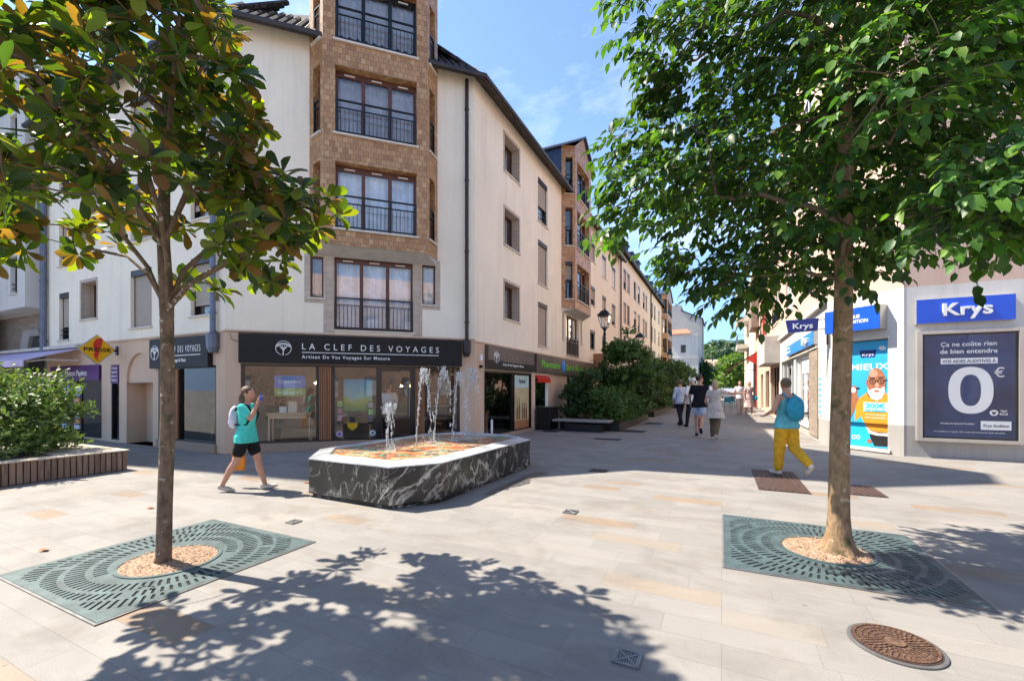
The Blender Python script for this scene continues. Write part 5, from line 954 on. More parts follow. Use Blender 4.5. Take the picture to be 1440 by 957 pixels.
class Sk:
    def __init__(s): s.p = []; s.par = []
    def limb(s, pts, start=None, sub=4):
        idx = -1 if start is None else start; last = None; out = []
        for i, q in enumerate(pts):
            q = np.array(q, float)
            if last is None:
                if start is None: s.p.append(q); s.par.append(-1); idx = len(s.p)-1
                else: q0 = s.p[start]; last = q0; 
            if last is not None:
                for k in range(1, sub+1): s.p.append(last+(q-last)*k/sub); s.par.append(idx); idx = len(s.p)-1
            last = q; out.append(idx)
        return out
    def connect(s, tips, seg=3, sag=.0, wob=.03, up=.0):
        tips = np.array(tips); P = np.array(s.p); dmin = np.array([np.min(np.linalg.norm(P-t, axis=1)) for t in tips]); ends = []; dirs = []
        for i in np.argsort(dmin):
            t = tips[i]; P = np.array(s.p); d = np.linalg.norm(P-t, axis=1) + .35*np.maximum(0, P[:,2]-t[2]+.05); j = int(np.argmin(d)); a = P[j]; idx = j
            for k in range(1, seg+1):
                f = k/seg; q = a+(t-a)*f + np.array([0,0,(up-sag)*4*f*(1-f)*np.linalg.norm(t-a)]) + (RNG.normal(0, wob, 3)*np.linalg.norm(t-a) if k < seg else 0)
                s.p.append(q); s.par.append(idx); idx = len(s.p)-1
            ends.append(t); dirs.append(unit(t-s.p[s.par[idx]]))
        return np.array(ends), np.array(dirs)
    def build(s, name, mat, parent, k=.0048, rmin=.0035, rmax=.06, n=5, fixed=None):
        N_ = len(s.p); w = [0]*N_; ch = [[] for _ in range(N_)]
        for i, q in enumerate(s.par):
            if q >= 0: ch[q].append(i)
        for i in range(N_-1, -1, -1):
            if not ch[i]: w[i] = 1
            if s.par[i] >= 0: w[s.par[i]] += w[i]
        r = [min(rmax, max(rmin, k*math.sqrt(x))) for x in w]; mb = MB(); seen = [False]*N_
        for i in range(N_):
            if s.par[i] == -1 or s.par[i] >= 0 and max(ch[s.par[i]], key=lambda c_: w[c_]) != i:
                path = ([s.par[i]] if s.par[i] >= 0 else [])+[i]; j = i
                while ch[j]: j = max(ch[j], key=lambda c_: w[c_]); path.append(j)
                rr = [r[q] for q in path]
                if s.par[i] >= 0: rr[0] = rr[1]
                if len(path) > 1: mb.tube([s.p[q] for q in path], rr, n)
        return mb.build(name, mat, parent, smooth=True, recalc=False)
def pick(cols, k, jit=.18):
    c = np.array(cols)[RNG.integers(0, len(cols), k)]; return np.clip(c*RNG.uniform(1-jit, 1+jit, (k,1))*RNG.uniform(.94, 1.06, (k,3)), .002, 1)
def perp(d):
    r = RNG.normal(size=d.shape); return unit(r-(r*d).sum(-1, keepdims=True)*d)
# --- left tree: broad glossy leaves in whorls
B1 = np.array([-4.23, 2.02, 0.])
def t1(a, b, z): return B1+a*RV+b*FV+np.array([0,0,z])
lt = thing('broadleaf_tree', 'left tree with big glossy olive leaves, standing in the grate by the planter', 'tree', tuple(B1)); tk = MB()
tk.tube([t1(-.02,0,.0), t1(-.01,0,.08), t1(0,0,.5), t1(.02,.01,1.3), t1(.02,0,1.9), t1(.015,0,2.25), t1(-.01,0,2.7), t1(-.02,.02,3.2), t1(.0,.02,3.8), t1(.02,0,4.6), t1(0,0,5.3)], [.066,.058,.055,.053,.049,.053,.046,.042,.034,.024,.012], 14)
tk.build('trunk', M['bark1'], lt, smooth=True)
sk = Sk(); ax = sk.limb([t1(.015,0,2.15), t1(-.01,0,2.7), t1(-.02,.02,3.2), t1(0,.02,3.8), t1(.02,0,4.6), t1(0,0,5.3)])
for pts, st in (([(-.14,.0,2.45),(-.36,.05,2.62),(-.62,.1,2.68),(-1.05,.15,2.78)],0), ([(-.10,-.05,2.5),(-.28,-.2,2.85),(-.55,-.4,3.15),(-.9,-.55,3.3)],0), ([(-.2,.2,2.6),(-.4,.45,3.0),(-.7,.7,3.3)],0), ([(.20,0,2.37),(.45,-.02,2.50),(.78,-.05,2.66),(1.15,-.05,2.8)],0), ([(.12,.05,2.5),(.3,.15,2.75),(.5,.3,3.1),(.8,.5,3.4)],0), ([(.1,-.1,2.5),(.25,-.35,2.8),(.4,-.7,3.1)],0), ([(.3,.2,2.9),(.5,.4,3.2)],0),
                ([(-.3,-.1,3.2),(-.8,-.2,3.7),(-1.2,-.1,4.0)],1), ([(.3,-.1,3.2),(.65,-.2,3.5),(.85,-.25,3.7)],1), ([(-.1,-.4,3.2),(-.2,-.9,3.6)],1), ([(0,.3,3.3),(.1,.7,3.6)],1), ([(-.4,.2,3.8),(-.7,.2,4.2)],2), ([(.3,-.3,3.8),(.5,-.5,4.2)],2), ([(.2,.1,4.2),(.35,.15,4.6)],3), ([(-.3,-.3,4.2),(-.6,-.5,4.9)],3)):
    sk.limb([t1(*q) for q in pts], ax[st], 3)
tips = []
while len(tips) < 345:
    z = 2.5+2.6*RNG.uniform(0,1)**1.15; rm = np.interp(z, [2.45,2.65,3.0,3.4,4.0,4.6,4.95,5.2], [1.2,1.42,1.5,1.28,1.12,.82,.45,.1]); an = RNG.uniform(0, 6.283); r_ = rm*math.sqrt(RNG.uniform(.06, 1))
    if z < 2.85 and r_ < .75 or z < 3.1 and r_ < .45: continue
    a_, b_ = r_*math.cos(an), r_*math.sin(an)*.95
    bumpy = math.sin(a_*5+1)*math.sin(b_*5)*math.sin(z*5)
    if bumpy < -.12 or r_ > rm*(.9+.25*math.sin(3*an+z*4)): continue
    tips.append(t1(a_*.93-.06, b_-.30, z))
for i in range(24):
    tips.append(t1(RNG.uniform(.85, 1.42), RNG.uniform(-.55, .2), RNG.uniform(2.62, 3.25)))
en, di = sk.connect(tips, 3, 0, .05, .04); sk.build('branches', M['bark1'], lt, .0052, .0042, .034, 6)
c_, d_, n_ = [], [], []
for e, dd in zip(en, di):
    axv = unit(dd*.6+np.array([0,0,.75])+RNG.normal(0,.22,3)); k = int(RNG.integers(11, 16)); pa = unit(np.cross(axv, [.3,.5,.8])); pb_ = np.cross(axv, pa); a0 = RNG.uniform(0,6.28)
    for i in range(k):
        an = a0+i*2.4; el = RNG.uniform(.15, 1.0) if i < k*.6 else RNG.uniform(-.75, .2); rad = pa*math.cos(an)+pb_*math.sin(an); v = unit(rad*math.cos(el)+axv*math.sin(el)); c_.append(e-axv*RNG.uniform(0,.07)+rad*.008); d_.append(v); n_.append(unit(axv-v*np.dot(axv, v)+RNG.normal(0,.12,3)))
c_, d_, n_ = map(np.array, (c_, d_, n_)); k = len(c_); d_ = unit(d_+np.array([0,0,-.12])); L = RNG.uniform(.105,.20,k)
leaves('crown', c_, d_, n_, L, L*RNG.uniform(.40,.5,k), pick([(.050,.092,.018),(.035,.07,.020),(.024,.05,.022),(.030,.058,.02),(.12,.075,.03),(.075,.12,.018),(.10,.135,.020),(.11,.075,.035),(.14,.085,.04),(.085,.145,.02),(.14,.19,.02),(.06,.10,.02),(.028,.062,.026)], k, .25), M['leaf1'], lt, 'obovate', .13, .3)
# --- right tree: drooping pointed leaves
B2 = np.array([.95, 4.80, 0.])
def t2(a, b, z): return B2+a*RV+b*FV+np.array([0,0,z])
rt = thing('leafy_tree', 'right tree with a dense dark green drooping crown over the optician', 'tree', tuple(B2)); tk = MB(); n = 18; rings = []
for z, r_, a_ in ((-.01,.175,0),(.03,.15,0),(.09,.116,0),(.18,.094,0),(.35,.084,.0),(.7,.079,.0),(1.2,.076,.01),(1.8,.073,.03),(2.4,.071,.045),(3.0,.065,.05),(3.6,.06,.06),(4.4,.04,.05),(5.2,.02,.05)):
    rings.append([tuple(t2(a_, 0, z)+np.array([math.cos(t)*r_*(1+(.22*max(0,1-z/.25))*math.sin(5*t+.8)+.03*math.sin(3*t+z*2)), math.sin(t)*r_*(1+(.22*max(0,1-z/.25))*math.sin(5*t+.8)+.03*math.sin(3*t+z*2)), 0])) for t in np.linspace(0, 6.2832, n+1)[:-1]])
tk.loft(rings); tk.build('trunk', M['bark2'], rt, smooth=True)
bl = [(-1.67,0.1,4.9,0.42),(-1.47,-0.1,4.4,0.42),(-1.67,0.2,3.85,0.34),(-1.3,0.3,4.0,0.42),(-1.87,0.0,3.25,0.28),(-1.57,0.2,3.45,0.32),(-1.92,0.1,3.0,0.2),(-1.28,-0.2,3.6,0.42),(-1.2,0.2,4.6,0.6),(-1.15,0.1,3.2,0.42),(-1.28,0.3,2.85,0.24),(-1.2,0.1,2.62,0.22),(-1.0,-0.1,2.46,0.28),(-0.75,0.2,2.55,0.34),(-0.65,-0.2,3.1,0.5),(-0.4,0.4,4.0,0.75),(-0.6,-0.5,4.4,0.6),(0.1,-0.3,4.6,0.8),(0.0,0.5,3.2,0.55),(0.3,-0.2,2.95,0.38),(-0.25,-0.4,2.8,0.26),(0.35,0.3,2.62,0.18),(0.45,0.0,3.7,0.7),(1.0,0.2,4.4,0.8),(0.95,-0.3,3.2,0.36),(1.25,0.2,3.75,0.38),(1.75,0.2,4.75,0.5),(0.1,-1.15,2.78,0.34),(0.28,-1.2,2.62,0.3),(-0.05,-1.2,2.62,0.24),(0.3,-1.3,2.46,0.2),(0.45,-1.0,3.0,0.35),(0.5,-0.9,2.72,0.24),(-0.2,0.0,5.3,0.9),(0.8,0.2,5.3,0.8),(-1.2,0.0,5.4,0.7),(-0.4,-1.0,3.6,0.4),(-0.2,-1.0,4.5,0.5),(0.6,-1.0,4.2,0.5),(0.2,1.1,4.2,0.7),(1.2,0.9,3.7,0.6),(-0.9,0.9,3.9,0.5),(0.1,0.9,2.95,0.35)]
sk = Sk(); ax = sk.limb([t2(.04,0,2.3), t2(.05,0,3.0), t2(.06,0,3.6), t2(.05,0,4.4), t2(.05,0,5.2)]); sk.connect([t2(a, b, z) for a, b, z, r_ in bl], 5, 0, .03, .07)
st = []; so_ = []; sc_ = []
for a, b, z, r_ in bl:
    if a < -.95: r_ *= .76
    bv_ = RNG.uniform(.58,1.22)*(1.4 if b < -.9 else 1); c0_ = t2(a, b, z); m_ = int(20+r_**2*(290 if a > -.95 else 230))
    for i in range(m_):
        v = unit(RNG.normal(size=3)); q = c0_+v*r_*RNG.uniform(.25,1)**.5*np.array([1,1,.85]); sc_.append(bv_); st.append(q); so_.append(unit(v+.7*unit((q-t2(0,0,3.5))*np.array([1,1,.3]))))
st = np.array(st); so_ = np.array(so_); sub = RNG.permutation(len(st))[:420]; sk.connect(st[sub], 2, 0, .03, .02); sk.build('branches', M['twig'], rt, .0036, .0028, .045, 5)
tw = MB(); c_, d_, n_ = [], [], []
lc_ = []
for q, o_, bb_ in zip(st, so_, sc_):
    d0 = unit(o_*np.array([1,1,.35])+np.array([0,0,.12])); ln = RNG.uniform(.16,.32); k = int(RNG.integers(5,9)); side = unit(np.cross(d0, [0,0,1])); pts = []
    for i in range(k+1):
        f = i/k; pts.append(q+d0*ln*f+np.array([0,0,-.16*ln*f*f*2.2]))
    tw.tube([pts[0], pts[k//2], pts[-1]], [.0028,.002,.0012], 3, False)
    for i in range(1, k+1):
        lc_.append(bb_*RNG.uniform(.85,1.2)); sg = 1 if i % 2 else -1; v = unit(d0*.55+side*sg*.65*(i < k)+np.array([0,0,-.75])*RNG.uniform(.3,1.2)+RNG.normal(0,.15,3)); c_.append(pts[i]); d_.append(v); n_.append(unit(np.array([0,0,1])*.9+d0*.5+side*sg*.25+RNG.normal(0,.25,3)))
tw.build('twigs', M['twig'], rt, recalc=False)
c_, d_, n_ = map(np.array, (c_, d_, n_)); k = len(c_); L = RNG.uniform(.065,.118,k)
leaves('crown', c_, d_, n_, L, L*RNG.uniform(.55,.68,k), pick([(.038,.10,.024),(.030,.082,.027),(.046,.125,.024),(.065,.15,.026),(.026,.066,.03),(.085,.17,.03),(.034,.088,.024)], k, .22)*np.array(lc_)[:,None]*np.array([1.08,1.0,.95]), M['leaf2'], rt, 'ovate', .22, .3)
# --- shrubs
def shrub(name, label, x, y, rx, ry, h, cols, n, ll, stems=True, group=None, z0=.25, low=.0, wr=.62, flat=.6, mat='leaf3', kind='ovate', trunk=None, cat='shrub'):
    t = thing(name, label, cat, (x, y, z0), group); lb_ = []
    for i in range(int(16+7*rx*h)):
        an = RNG.uniform(0,6.28); f = math.sqrt(RNG.uniform(0,.75)); z = z0+low+(h-low-z0)*RNG.uniform(.0,.86); w_ = 1-.45*((z-z0)/h)**2; lb_.append((x+rx*f*w_*math.cos(an), y+ry*f*w_*math.sin(an), z, RNG.uniform(.34,.58)*min(rx, ry, h)))
    lb_.append((x, y, h-.2*min(rx,h), .3*min(rx,h)))
    B = np.array(lb_); wgt = B[:,3]**1.6; n = int(n*.72) if group == 'shrubs in the street beds' else n; pk = RNG.choice(len(B), n//6, p=wgt/wgt.sum()); v = unit(RNG.normal(size=(len(pk),3))); v[:,2] = np.abs(v[:,2])*.9-.15*RNG.random(len(pk)); q = B[pk,:3]+v*(B[pk,3]*RNG.uniform(.45,1.05,len(pk)))[:,None]
    q[:,2] = np.maximum(q[:,2], z0+.03); out = unit(v+np.array([0,0,.55])); c_, d_, n_ = [], [], []
    for i in range(len(q)):
        k = 6; sd = perp(np.repeat(out[i][None],k,0)); f = np.linspace(0,1,k)[:,None]; c_.append(q[i]+out[i]*f*ll*2.0); d_.append(unit(sd*(1.1-.5*f)+out[i]*(.3+.7*f)+np.array([0,0,-.1]))); n_.append(unit(out[i]-.4*sd+RNG.normal(0,.2,(k,3))))
    c_, d_, n_ = map(np.concatenate, (c_, d_, n_)); L = RNG.uniform(.75,1.35,len(c_))*ll*(1.45 if group == 'shrubs in the street beds' else 1.1)
    leaves('foliage', c_, d_, n_, L, L*wr, pick(cols, len(c_), .25), M[mat], t, kind, .12, .25)
    sk_ = Sk()
    if trunk: sk_.limb([(x,y,z0-.01),(x+.05,y,z0+.4*h),(x,y+.05,h*.8)])
    else: sk_.limb([(x,y,z0-.01),(x,y,z0+.12)])
    sk_.connect(B[:,:3], 4, 0, .06, 0); sk_.build('stems' if not trunk else 'trunk', M['twig'], t, .0035 if not trunk else .009, .004, .09, 5); return t
G1 = [(.10,.175,.045),(.14,.23,.055),(.07,.13,.035),(.19,.26,.08),(.13,.19,.06)]; DK = [(.030,.075,.024),(.04,.095,.028),(.024,.06,.02),(.055,.115,.03)]; MD = [(.06,.14,.03),(.045,.11,.028),(.085,.17,.035),(.04,.09,.028)]
shrub('bush', 'bright green leafy bush filling the slatted timber planter', -11.2, 2.75, .95, 1.05, 1.72, G1, 13000, .066, z0=.36, wr=.52, cat='bush')
shrub('bush', 'leafy bush at the frame edge, left of the bright bush in the planter', -11.3, 1.4, .9, .9, 1.55, G1, 6000, .066, z0=.36, wr=.52, cat='bush')
shrub('grass_tuft', 'small fresh green tuft at the corner of the timber planter', -10.75, 3.35, .35, .35, .62, G1, 800, .05, z0=.36, wr=.2, cat='plant')
sg = 'shrubs in the street beds'
for nm, lb_, x, y, rx, ry, h, co_, n, ll, tr_ in (
    ('shrub','dark shrub at the back of the first bed, between lamp post and shop wall',-4.85,16.6,.75,1.0,2.15,DK,7140,.075,None), ('small_tree','multi stemmed small tree rising above the first shrub bed',-3.55,18.6,.95,.95,3.9,MD,11900,.085,True), ('shrub','low rounded shrub spilling over the front corner of the first bed',-3.75,15.75,.72,.8,1.35,MD,6120,.06,None),
    ('shrub','feathery low shrub at the street edge of the first bed',-3.45,17.4,.5,1.0,1.2,MD,4420,.06,None), ('shrub','dark bushy shrub at the far end of the first bed',-3.7,20.6,.8,.9,2.4,DK,6120,.08,None), ('shrub','dark tall shrub behind the first lamp post',-4.7,19.6,.7,1.3,2.5,DK,6120,.085,None),
    ('shrub','dark shrub opening the second bed',-3.9,24.0,.95,1.0,2.9,DK,5440,.09,None), ('shrub','mid green shrub in the middle of the second bed',-3.7,27.3,.95,1.4,3.2,MD,5440,.10,None), ('shrub','dark shrub at the far end of the second bed',-3.7,31.0,.9,1.2,3.3,DK,4420,.11,None),
    ('shrub','tall shrub opening the third bed by the street',-3.6,35.8,1.0,1.4,3.4,MD,3740,.13,None), ('shrub','dark shrub in the middle of the third bed',-3.6,41,1.0,1.8,3.6,DK,3400,.14,None), ('shrub','green shrub at the far end of the third bed, in front of the row end',-3.5,47.5,1.1,2,4.0,MD,3400,.16,None)):
    shrub(nm, lb_, x, y, rx, ry, h, co_, n, ll, group=sg, wr=.2 if 'feathery' in lb_ else .58, trunk=tr_, cat='shrub' if nm == 'shrub' else 'tree')
LIME = [(.10,.19,.03),(.14,.24,.035),(.075,.14,.028)]
for nm, lb_, x, y, r_, h, co_, n in (('street_tree','bright lime green tree at the end of the street, left of the red awning',1.4,76,2.2,6.3,LIME,4200), ('street_tree','dark cypress like tree beside the whitewashed house at the street end',-2.6,84,1.4,6.4,DK,2400), ('street_tree','yellow green tree between the dark tree and the lime tree at the street end',-.9,100,2.2,6.0,LIME,2600), ('street_tree','dark green tree partly behind the lime tree at the street end',2.6,92,2.3,7.2,MD,2600)):
    shrub(nm, lb_, x, y, r_, r_, h, co_, n, .32, z0=0, low=1.2, trunk=True, group='trees at the end of the street', cat='tree')
hc = []; k = 5200; x = RNG.uniform(-150, 130, k); y = RNG.uniform(285, 400, k); t_ = np.minimum(1, (y-260)/(420/13*6)); z = -1+36*(t_*t_*(3-2*t_))*(.92+.08*np.sin(x*.025+1.0)); nb_ = 420; bx_ = RNG.integers(0, nb_, k*3); BX = np.stack([RNG.uniform(-130,100,nb_), RNG.uniform(290,400,nb_)],1); tz = np.minimum(1,(BX[:,1]-260)/(420/13*6)); BZ = 42*(tz*tz*(3-2*tz))*(.92+.08*np.sin(BX[:,0]*.025+1.0))+RNG.uniform(1.5,4.5,nb_)
v = unit(RNG.normal(size=(k*3,3))); v[:,2] = np.abs(v[:,2]); pts_ = np.stack([BX[bx_,0], BX[bx_,1], BZ[bx_]],1)+v*np.array([5.5,5.5,4.5]); shade = np.array([(.035,.075,.03),(.05,.10,.035),(.03,.065,.03),(.065,.115,.04)])[(bx_ % 4)]*RNG.uniform(.8,1.2,(k*3,1))
tag(leaves('hill_wood', pts_, perp(v), v, RNG.uniform(1.6,3,k*3), 2.2, shade, M['leaf3'], None, origin=(0,320,0)), 'wooded hillside closing the view at the end of the street', 'wood', kind='stuff')
# plants inside the travel shop side window
shrub('potted_plant', 'leafy pot plant inside the side window of the travel shop', -11.2, 6.75, .28, .25, 1.35, MD, 500, .07, z0=.5, low=.15, cat='plant')
pt = MB(); pt.lathe((-11.2,6.75), [(.13,.03),(.17,.5),(.15,.5)], 12); tag(pt.build('plant_pot', M['beard']), 'white pot under the plant in the side window of the travel shop', 'pot')
for i, (u, l_) in enumerate(((-11.75,'left of the two leaning timber poles in the side window'),(-11.45,'right of the two leaning timber poles in the side window'))):
    mb = MB(); mb.tube([(u+.25,6.5,.04),(u,6.8,1.95)], .035, 7); tag(mb.build('timber_pole', M['oldwood']), l_, 'pole')

rp = random.Random(8)
for u, z, lab in ((2.42,1.02,'brochure stand at the left edge of the landscape picture window'),(3.16,.98,'brochure stand between the landscape picture and the shop door'),(4.62,1.62,'brochure stand on top of the shelf in the right pane')):
    t = thing('brochure_stand', lab, 'brochure stand', CF.pt(u,-.35,z))
    for i in range(3):
        mb = MB(); mb.fbox(CF, u-.06, u+.06, -.36+.02*i, -.35+.02*i, z-.18*i, z+.15-.18*i); mb.build('brochure', pbr('brochure', (rp.uniform(.1,.7), rp.uniform(.2,.6), rp.uniform(.1,.6)), .5, 0, .5, 25), t)
    mb = MB(); mb.fbox(CF, u-.07, u+.07, -.38, -.361, z-.42, z+.17); mb.build('back', M['blackmetal'], t)
for x, y, h, lab in ((-6.75,11.3,1.6,'flowering plant arrangement at the left of the street side travel shop window'),(-6.8,12.05,1.75,'taller flowering plant arrangement in the street side travel shop window')):
    shrub('potted_plant', lab, x, y, .3, .34, h, MD+[(.55,.50,.48),(.45,.28,.26)], 700, .07, z0=.75, low=.1, cat='plant')
    pt = MB(); pt.lathe((x,y), [(.10,.03),(.12,.6),(.16,.78),(.14,.78)], 12); tag(pt.build('plant_pot', M['beard'] if h < 1.7 else M['slat'], smooth=False), ('white' if h < 1.7 else 'brown')+' tall pot in the street side travel shop window', 'pot')
shrub('potted_plant', 'trailing plant hanging at the top left of the travel shop front window', *CF.pt(.62,-.5,0)[:2], .2, .2, 1.75, MD, 420, .06, z0=1.25, low=.05, cat='plant')
shrub('potted_plant', 'dark bushy plant on the floor behind the shop counter table', *CF.pt(.75,-1.5,0)[:2], .32, .32, 1.35, DK, 600, .09, z0=.4, low=.1, cat='plant')
pt = MB(); px_, py_ = CF.pt(.75,-1.5,0)[:2]; pt.lathe((px_,py_), [(.12,.03),(.16,.42),(.14,.42)], 12); tag(pt.build('plant_pot', M['ink']), 'black pot on the floor behind the shop counter table', 'pot')
st_ = thing('stool', 'round wooden stool in the right pane of the travel shop', 'stool', CF.pt(4.9,-.6,.03)); sx, sy = CF.pt(4.9,-.6,0)[:2]; mb = MB(); mb.lathe((sx,sy), [(.16,.5),(.16,.54)], 16); mb.build('seat', M['slat'], st_)
for k in range(3): mb = MB(); a = k*2.1; mb.tube([(sx+.15*math.cos(a),sy+.15*math.sin(a),.03),(sx+.09*math.cos(a),sy+.09*math.sin(a),.5)], .014, 6); mb.build('leg', M['blackmetal'], st_)
mb = MB(); mb.tube([CF.pt(0.1,.03,2.72), CF.pt(.14,.03,2.6), CF.pt(.28,.03,2.55)], .006, 5); mb.tube([CF.pt(0.05,.012,2.785), CF.pt(1.2,.04,2.775), CF.pt(3.0,.04,2.77), CF.pt(5.5,.04,2.765)], .006, 5); mb.build('cable', M['blackmetal'], cb)
mb = MB(); mb.fbox(SF, 10.42, 10.52, .002, .07, 2.25, 2.42); mb.build('alarm_box', M['whitepaint'], cb); mb = MB(); mb.fbox(SF, 10.44, 10.5, .002, .09, 2.05, 2.13); mb.build('camera_box', M['blackmetal'], cb)
# ------------------------------------------------------------------ people (bodies fused into one surface, clothes over them)
def fuse(mb, name, mat, parent, vox, it=4):
    o = mb.build(name, mat, None, origin=(0,0,0)); md = o.modifiers.new('r', 'REMESH'); md.mode = 'VOXEL'; md.voxel_size = vox; sm = o.modifiers.new('s', 'SMOOTH'); sm.iterations = it; sm.factor = .5
    me = bpy.data.meshes.new_from_object(o.evaluated_get(bpy.context.evaluated_depsgraph_get())); old = o.data; o.modifiers.clear(); o.data = me; bpy.data.meshes.remove(old); me.name = name
    if not me.materials: me.materials.append(mat)
    me.polygons.foreach_set('use_smooth', [True]*len(me.polygons)); o.parent = parent; return o
def V3(*a): return Vector(a)
def limb(mb, pts, rs, n=12):
    mb.tube(pts, rs, n)
    for p, r in zip(pts, rs): mb.ball(p, r*.99, 10, 7)
def elring(c, rx, ry, lean=0, n=18): return [(c[0]+rx*math.cos(a), c[1]+ry*math.sin(a), c[2]) for a in np.linspace(0, 2*math.pi, n+1)[:-1]]
def person(label, loc, yaw, H, legs, arms, top, top_mat, sleeve, bottom, bottom_mat, hair, hair_mat, shoe_mat, skin='skin', vox=.012, lean=0, female=True, head=(0,0), group=None, skirt=None, bag=None, pack=None, heavy=1.0, face=True):
    t = thing('person', label, 'person', loc, group, yaw); t.scale = (H/1.72,)*3; sc = V3(0,0,0)
    root0 = t.matrix_world
    hipz = .93; hy = 0
    def leg(sx, a, k, foot):
        a, k = R(a), R(k); h = V3(sx*.088, 0, hipz); kn = h+V3(0, math.sin(a), -math.cos(a))*.43; an = kn+V3(0, math.sin(a-k), -math.cos(a-k))*.41; fd = R(foot); return h, kn, an, V3(0, math.cos(fd), math.sin(fd))
    Ls = [leg(-1, *legs[0]), leg(1, *legs[1])]; low = min(L[2].z-.075-max(0, -L[3].z*.14) for L in Ls)
    dz = V3(0,0,-low); Ls = [(h+dz, k+dz, a+dz, f) for h, k, a, f in Ls]; hz = hipz-low; q = lambda x, y, z: V3(x, y+(z-.93)*lean, z+dz.z)
    w = 1.0 if not female else .92; hv = heavy
    tor = [(q(0,0,.86), .150*hv,.105*hv),(q(0,-.01,.93),.170*hv,.118*hv),(q(0,0,1.02),.150*hv,.105*hv),(q(0,.005,1.12),.135*w*hv,.098*hv),(q(0,.01,1.24),.158*w*hv,.110*hv),(q(0,.005,1.34),.172*w,.104*hv),(q(0,0,1.41),.150*w,.085),(q(0,0,1.455),.085,.062),(q(0,.005,1.50),.052,.052)]
    body = MB(); body.loft([elring(c, a, b) for c, a, b in tor]); hd = q(head[0]*.0,.02,1.605)
    nk = q(0,.0,1.47); limb(body, [nk, q(0,.012,1.56)], [.052,.05]); hm = Matrix.Rotation(R(head[0]), 3, 'Z') @ Matrix.Rotation(R(head[1]), 3, 'X')
    hp = lambda x, y, z: hd+hm @ V3(x, y, z)
    body.ball(hp(0,0,.02), (.076,.093,.10), 16, 11, hm); body.ball(hp(0,.022,-.055), (.055,.062,.058), 12, 8, hm); body.ball(hp(0,.095,-.01), (.012,.018,.020), 8, 6, hm)
    for s_ in (-1,1): body.ball(hp(s_*.076,-.005,-.005), (.012,.022,.03), 8, 6, hm); body.ball(hp(s_*.03,.08,-.035), (.02,.015,.02), 8, 5, hm)
    body.ball(hp(0,.082,-.058), (.026,.014,.010), 8, 5, hm)
    for h, k, a, f in Ls:
        limb(body, [h, h+(k-h)*.5+V3(0,.012,0), k], [.088*hv,.072*hv,.055]); limb(body, [k, k+(a-k)*.32+V3(0,-.014,0), a+(k-a)*.1, a], [.054,.054,.036,.036])
        body.ball(a+f*.07+V3(0,0,-.045), (.04,.11,.03), 12, 7, f.to_track_quat('Y','Z').to_matrix())
    arm_pts = []
    for s_, (el, wr) in zip((-1,1), arms):
        sh = q(s_*.172*w, 0, 1.395); e = q(*el); wv = q(*wr); limb(body, [sh, sh+(e-sh)*.5, e], [.050*hv,.044*hv,.037]); limb(body, [e, e+(wv-e)*.3, wv], [.037,.037,.025]); fd = (wv-e).normalized(); sd = V3(s_,0,0); sd = (sd-fd*sd.dot(fd)).normalized(); nn = fd.cross(sd)
        palm = wv+fd*.05; rot = Matrix((sd, fd, nn)).transposed(); body.ball(palm, (.036,.052,.016), 12, 7, rot); arm_pts.append((sh, e, wv, fd, sd, nn))
        for i, (off, ln) in enumerate(((-.026,.066),(-.009,.076),(.009,.072),(.026,.056))):
            b0 = palm+sd*off+fd*.035; b1 = b0+fd*ln*.5+nn*.012; b2 = b1+fd*ln*.4+nn*.03; body.tube([b0, b1, b2], [.0105,.0098,.008], 7)
        th0 = wv+fd*.025-sd*.028; body.tube([th0, th0-sd*.022+fd*.03+nn*.012, th0-sd*.02+fd*.062+nn*.02], [.013,.011,.008], 7)
    fuse(body, 'body', M[skin], t, vox)
    if face:
        e_ = MB()
        for s_ in (-1,1): e_.ball(hp(s_*.031,.082,.006), (.011,.007,.007), 8, 5, hm); e_.ball(hp(s_*.031,.086,.030), (.018,.005,.004), 8, 4, hm)
        e_.ball(hp(0,.094,-.056), (.020,.004,.004), 8, 4, hm); e_.build('face_features', M['hair_dark'], t)
    # clothes
    infl = .014; cl = MB(); zlo = {'tee':.86,'tank':.88,'dress':.9}[top]
    rr = [(c, a+infl, b+infl) for c, a, b in tor if c.z-dz.z <= (1.42 if top != 'tank' else 1.36)]; rr[0] = (q(0,0,zlo-.03), (.200+infl)*hv, (.150+infl)*hv); rr[1] = (rr[1][0], (.192+infl)*hv, (.140+infl)*hv); rr[2] = (rr[2][0], (.165+infl)*hv, (.118+infl)*hv); cl.loft([elring(c, a, b) for c, a, b in rr])
    if top != 'tank': cl.loft([elring(q(0,0,1.41), .150*w+infl, .085+infl), elring(q(0,0,1.445), .092, .07)])
    else:
        for s_ in (-1,1): limb(cl, [q(s_*.085,.07,1.34), q(s_*.09,.02,1.43), q(s_*.085,-.07,1.34)], [.03,.026,.03], 8)
    for sh, e, wv, fd, sd, nn in arm_pts:
        if sleeve: limb(cl, [sh, sh+(e-sh)*sleeve], [.064*hv,.060*hv])
        if sleeve > 1.2: limb(cl, [e, e+(wv-e)*.85], [.05,.036])
    fuse(cl, 'top', M[top_mat], t, vox*1.05, 3)
    if bottom != 'none':
        bt_ = MB(); bt_.loft([elring(q(0,0,z), a*hv, b*hv) for z, a, b in ((.84,.155,.118),(.92,.180,.126),(.975,.160,.112))])
        for h, k, a, f in Ls:
            if bottom == 'shorts': limb(bt_, [h, h+(k-h)*.62], [.105*hv,.092*hv])
            elif bottom == 'loose': limb(bt_, [h, k, a+(k-a)*.12], [.110*hv,.088*hv,.070]); limb(bt_, [h, h+(k-h)*.5], [.110*hv,.102*hv])
            else: limb(bt_, [h, k], [.103*hv,.072]); limb(bt_, [k, a+(k-a)*.04], [.072,.055])
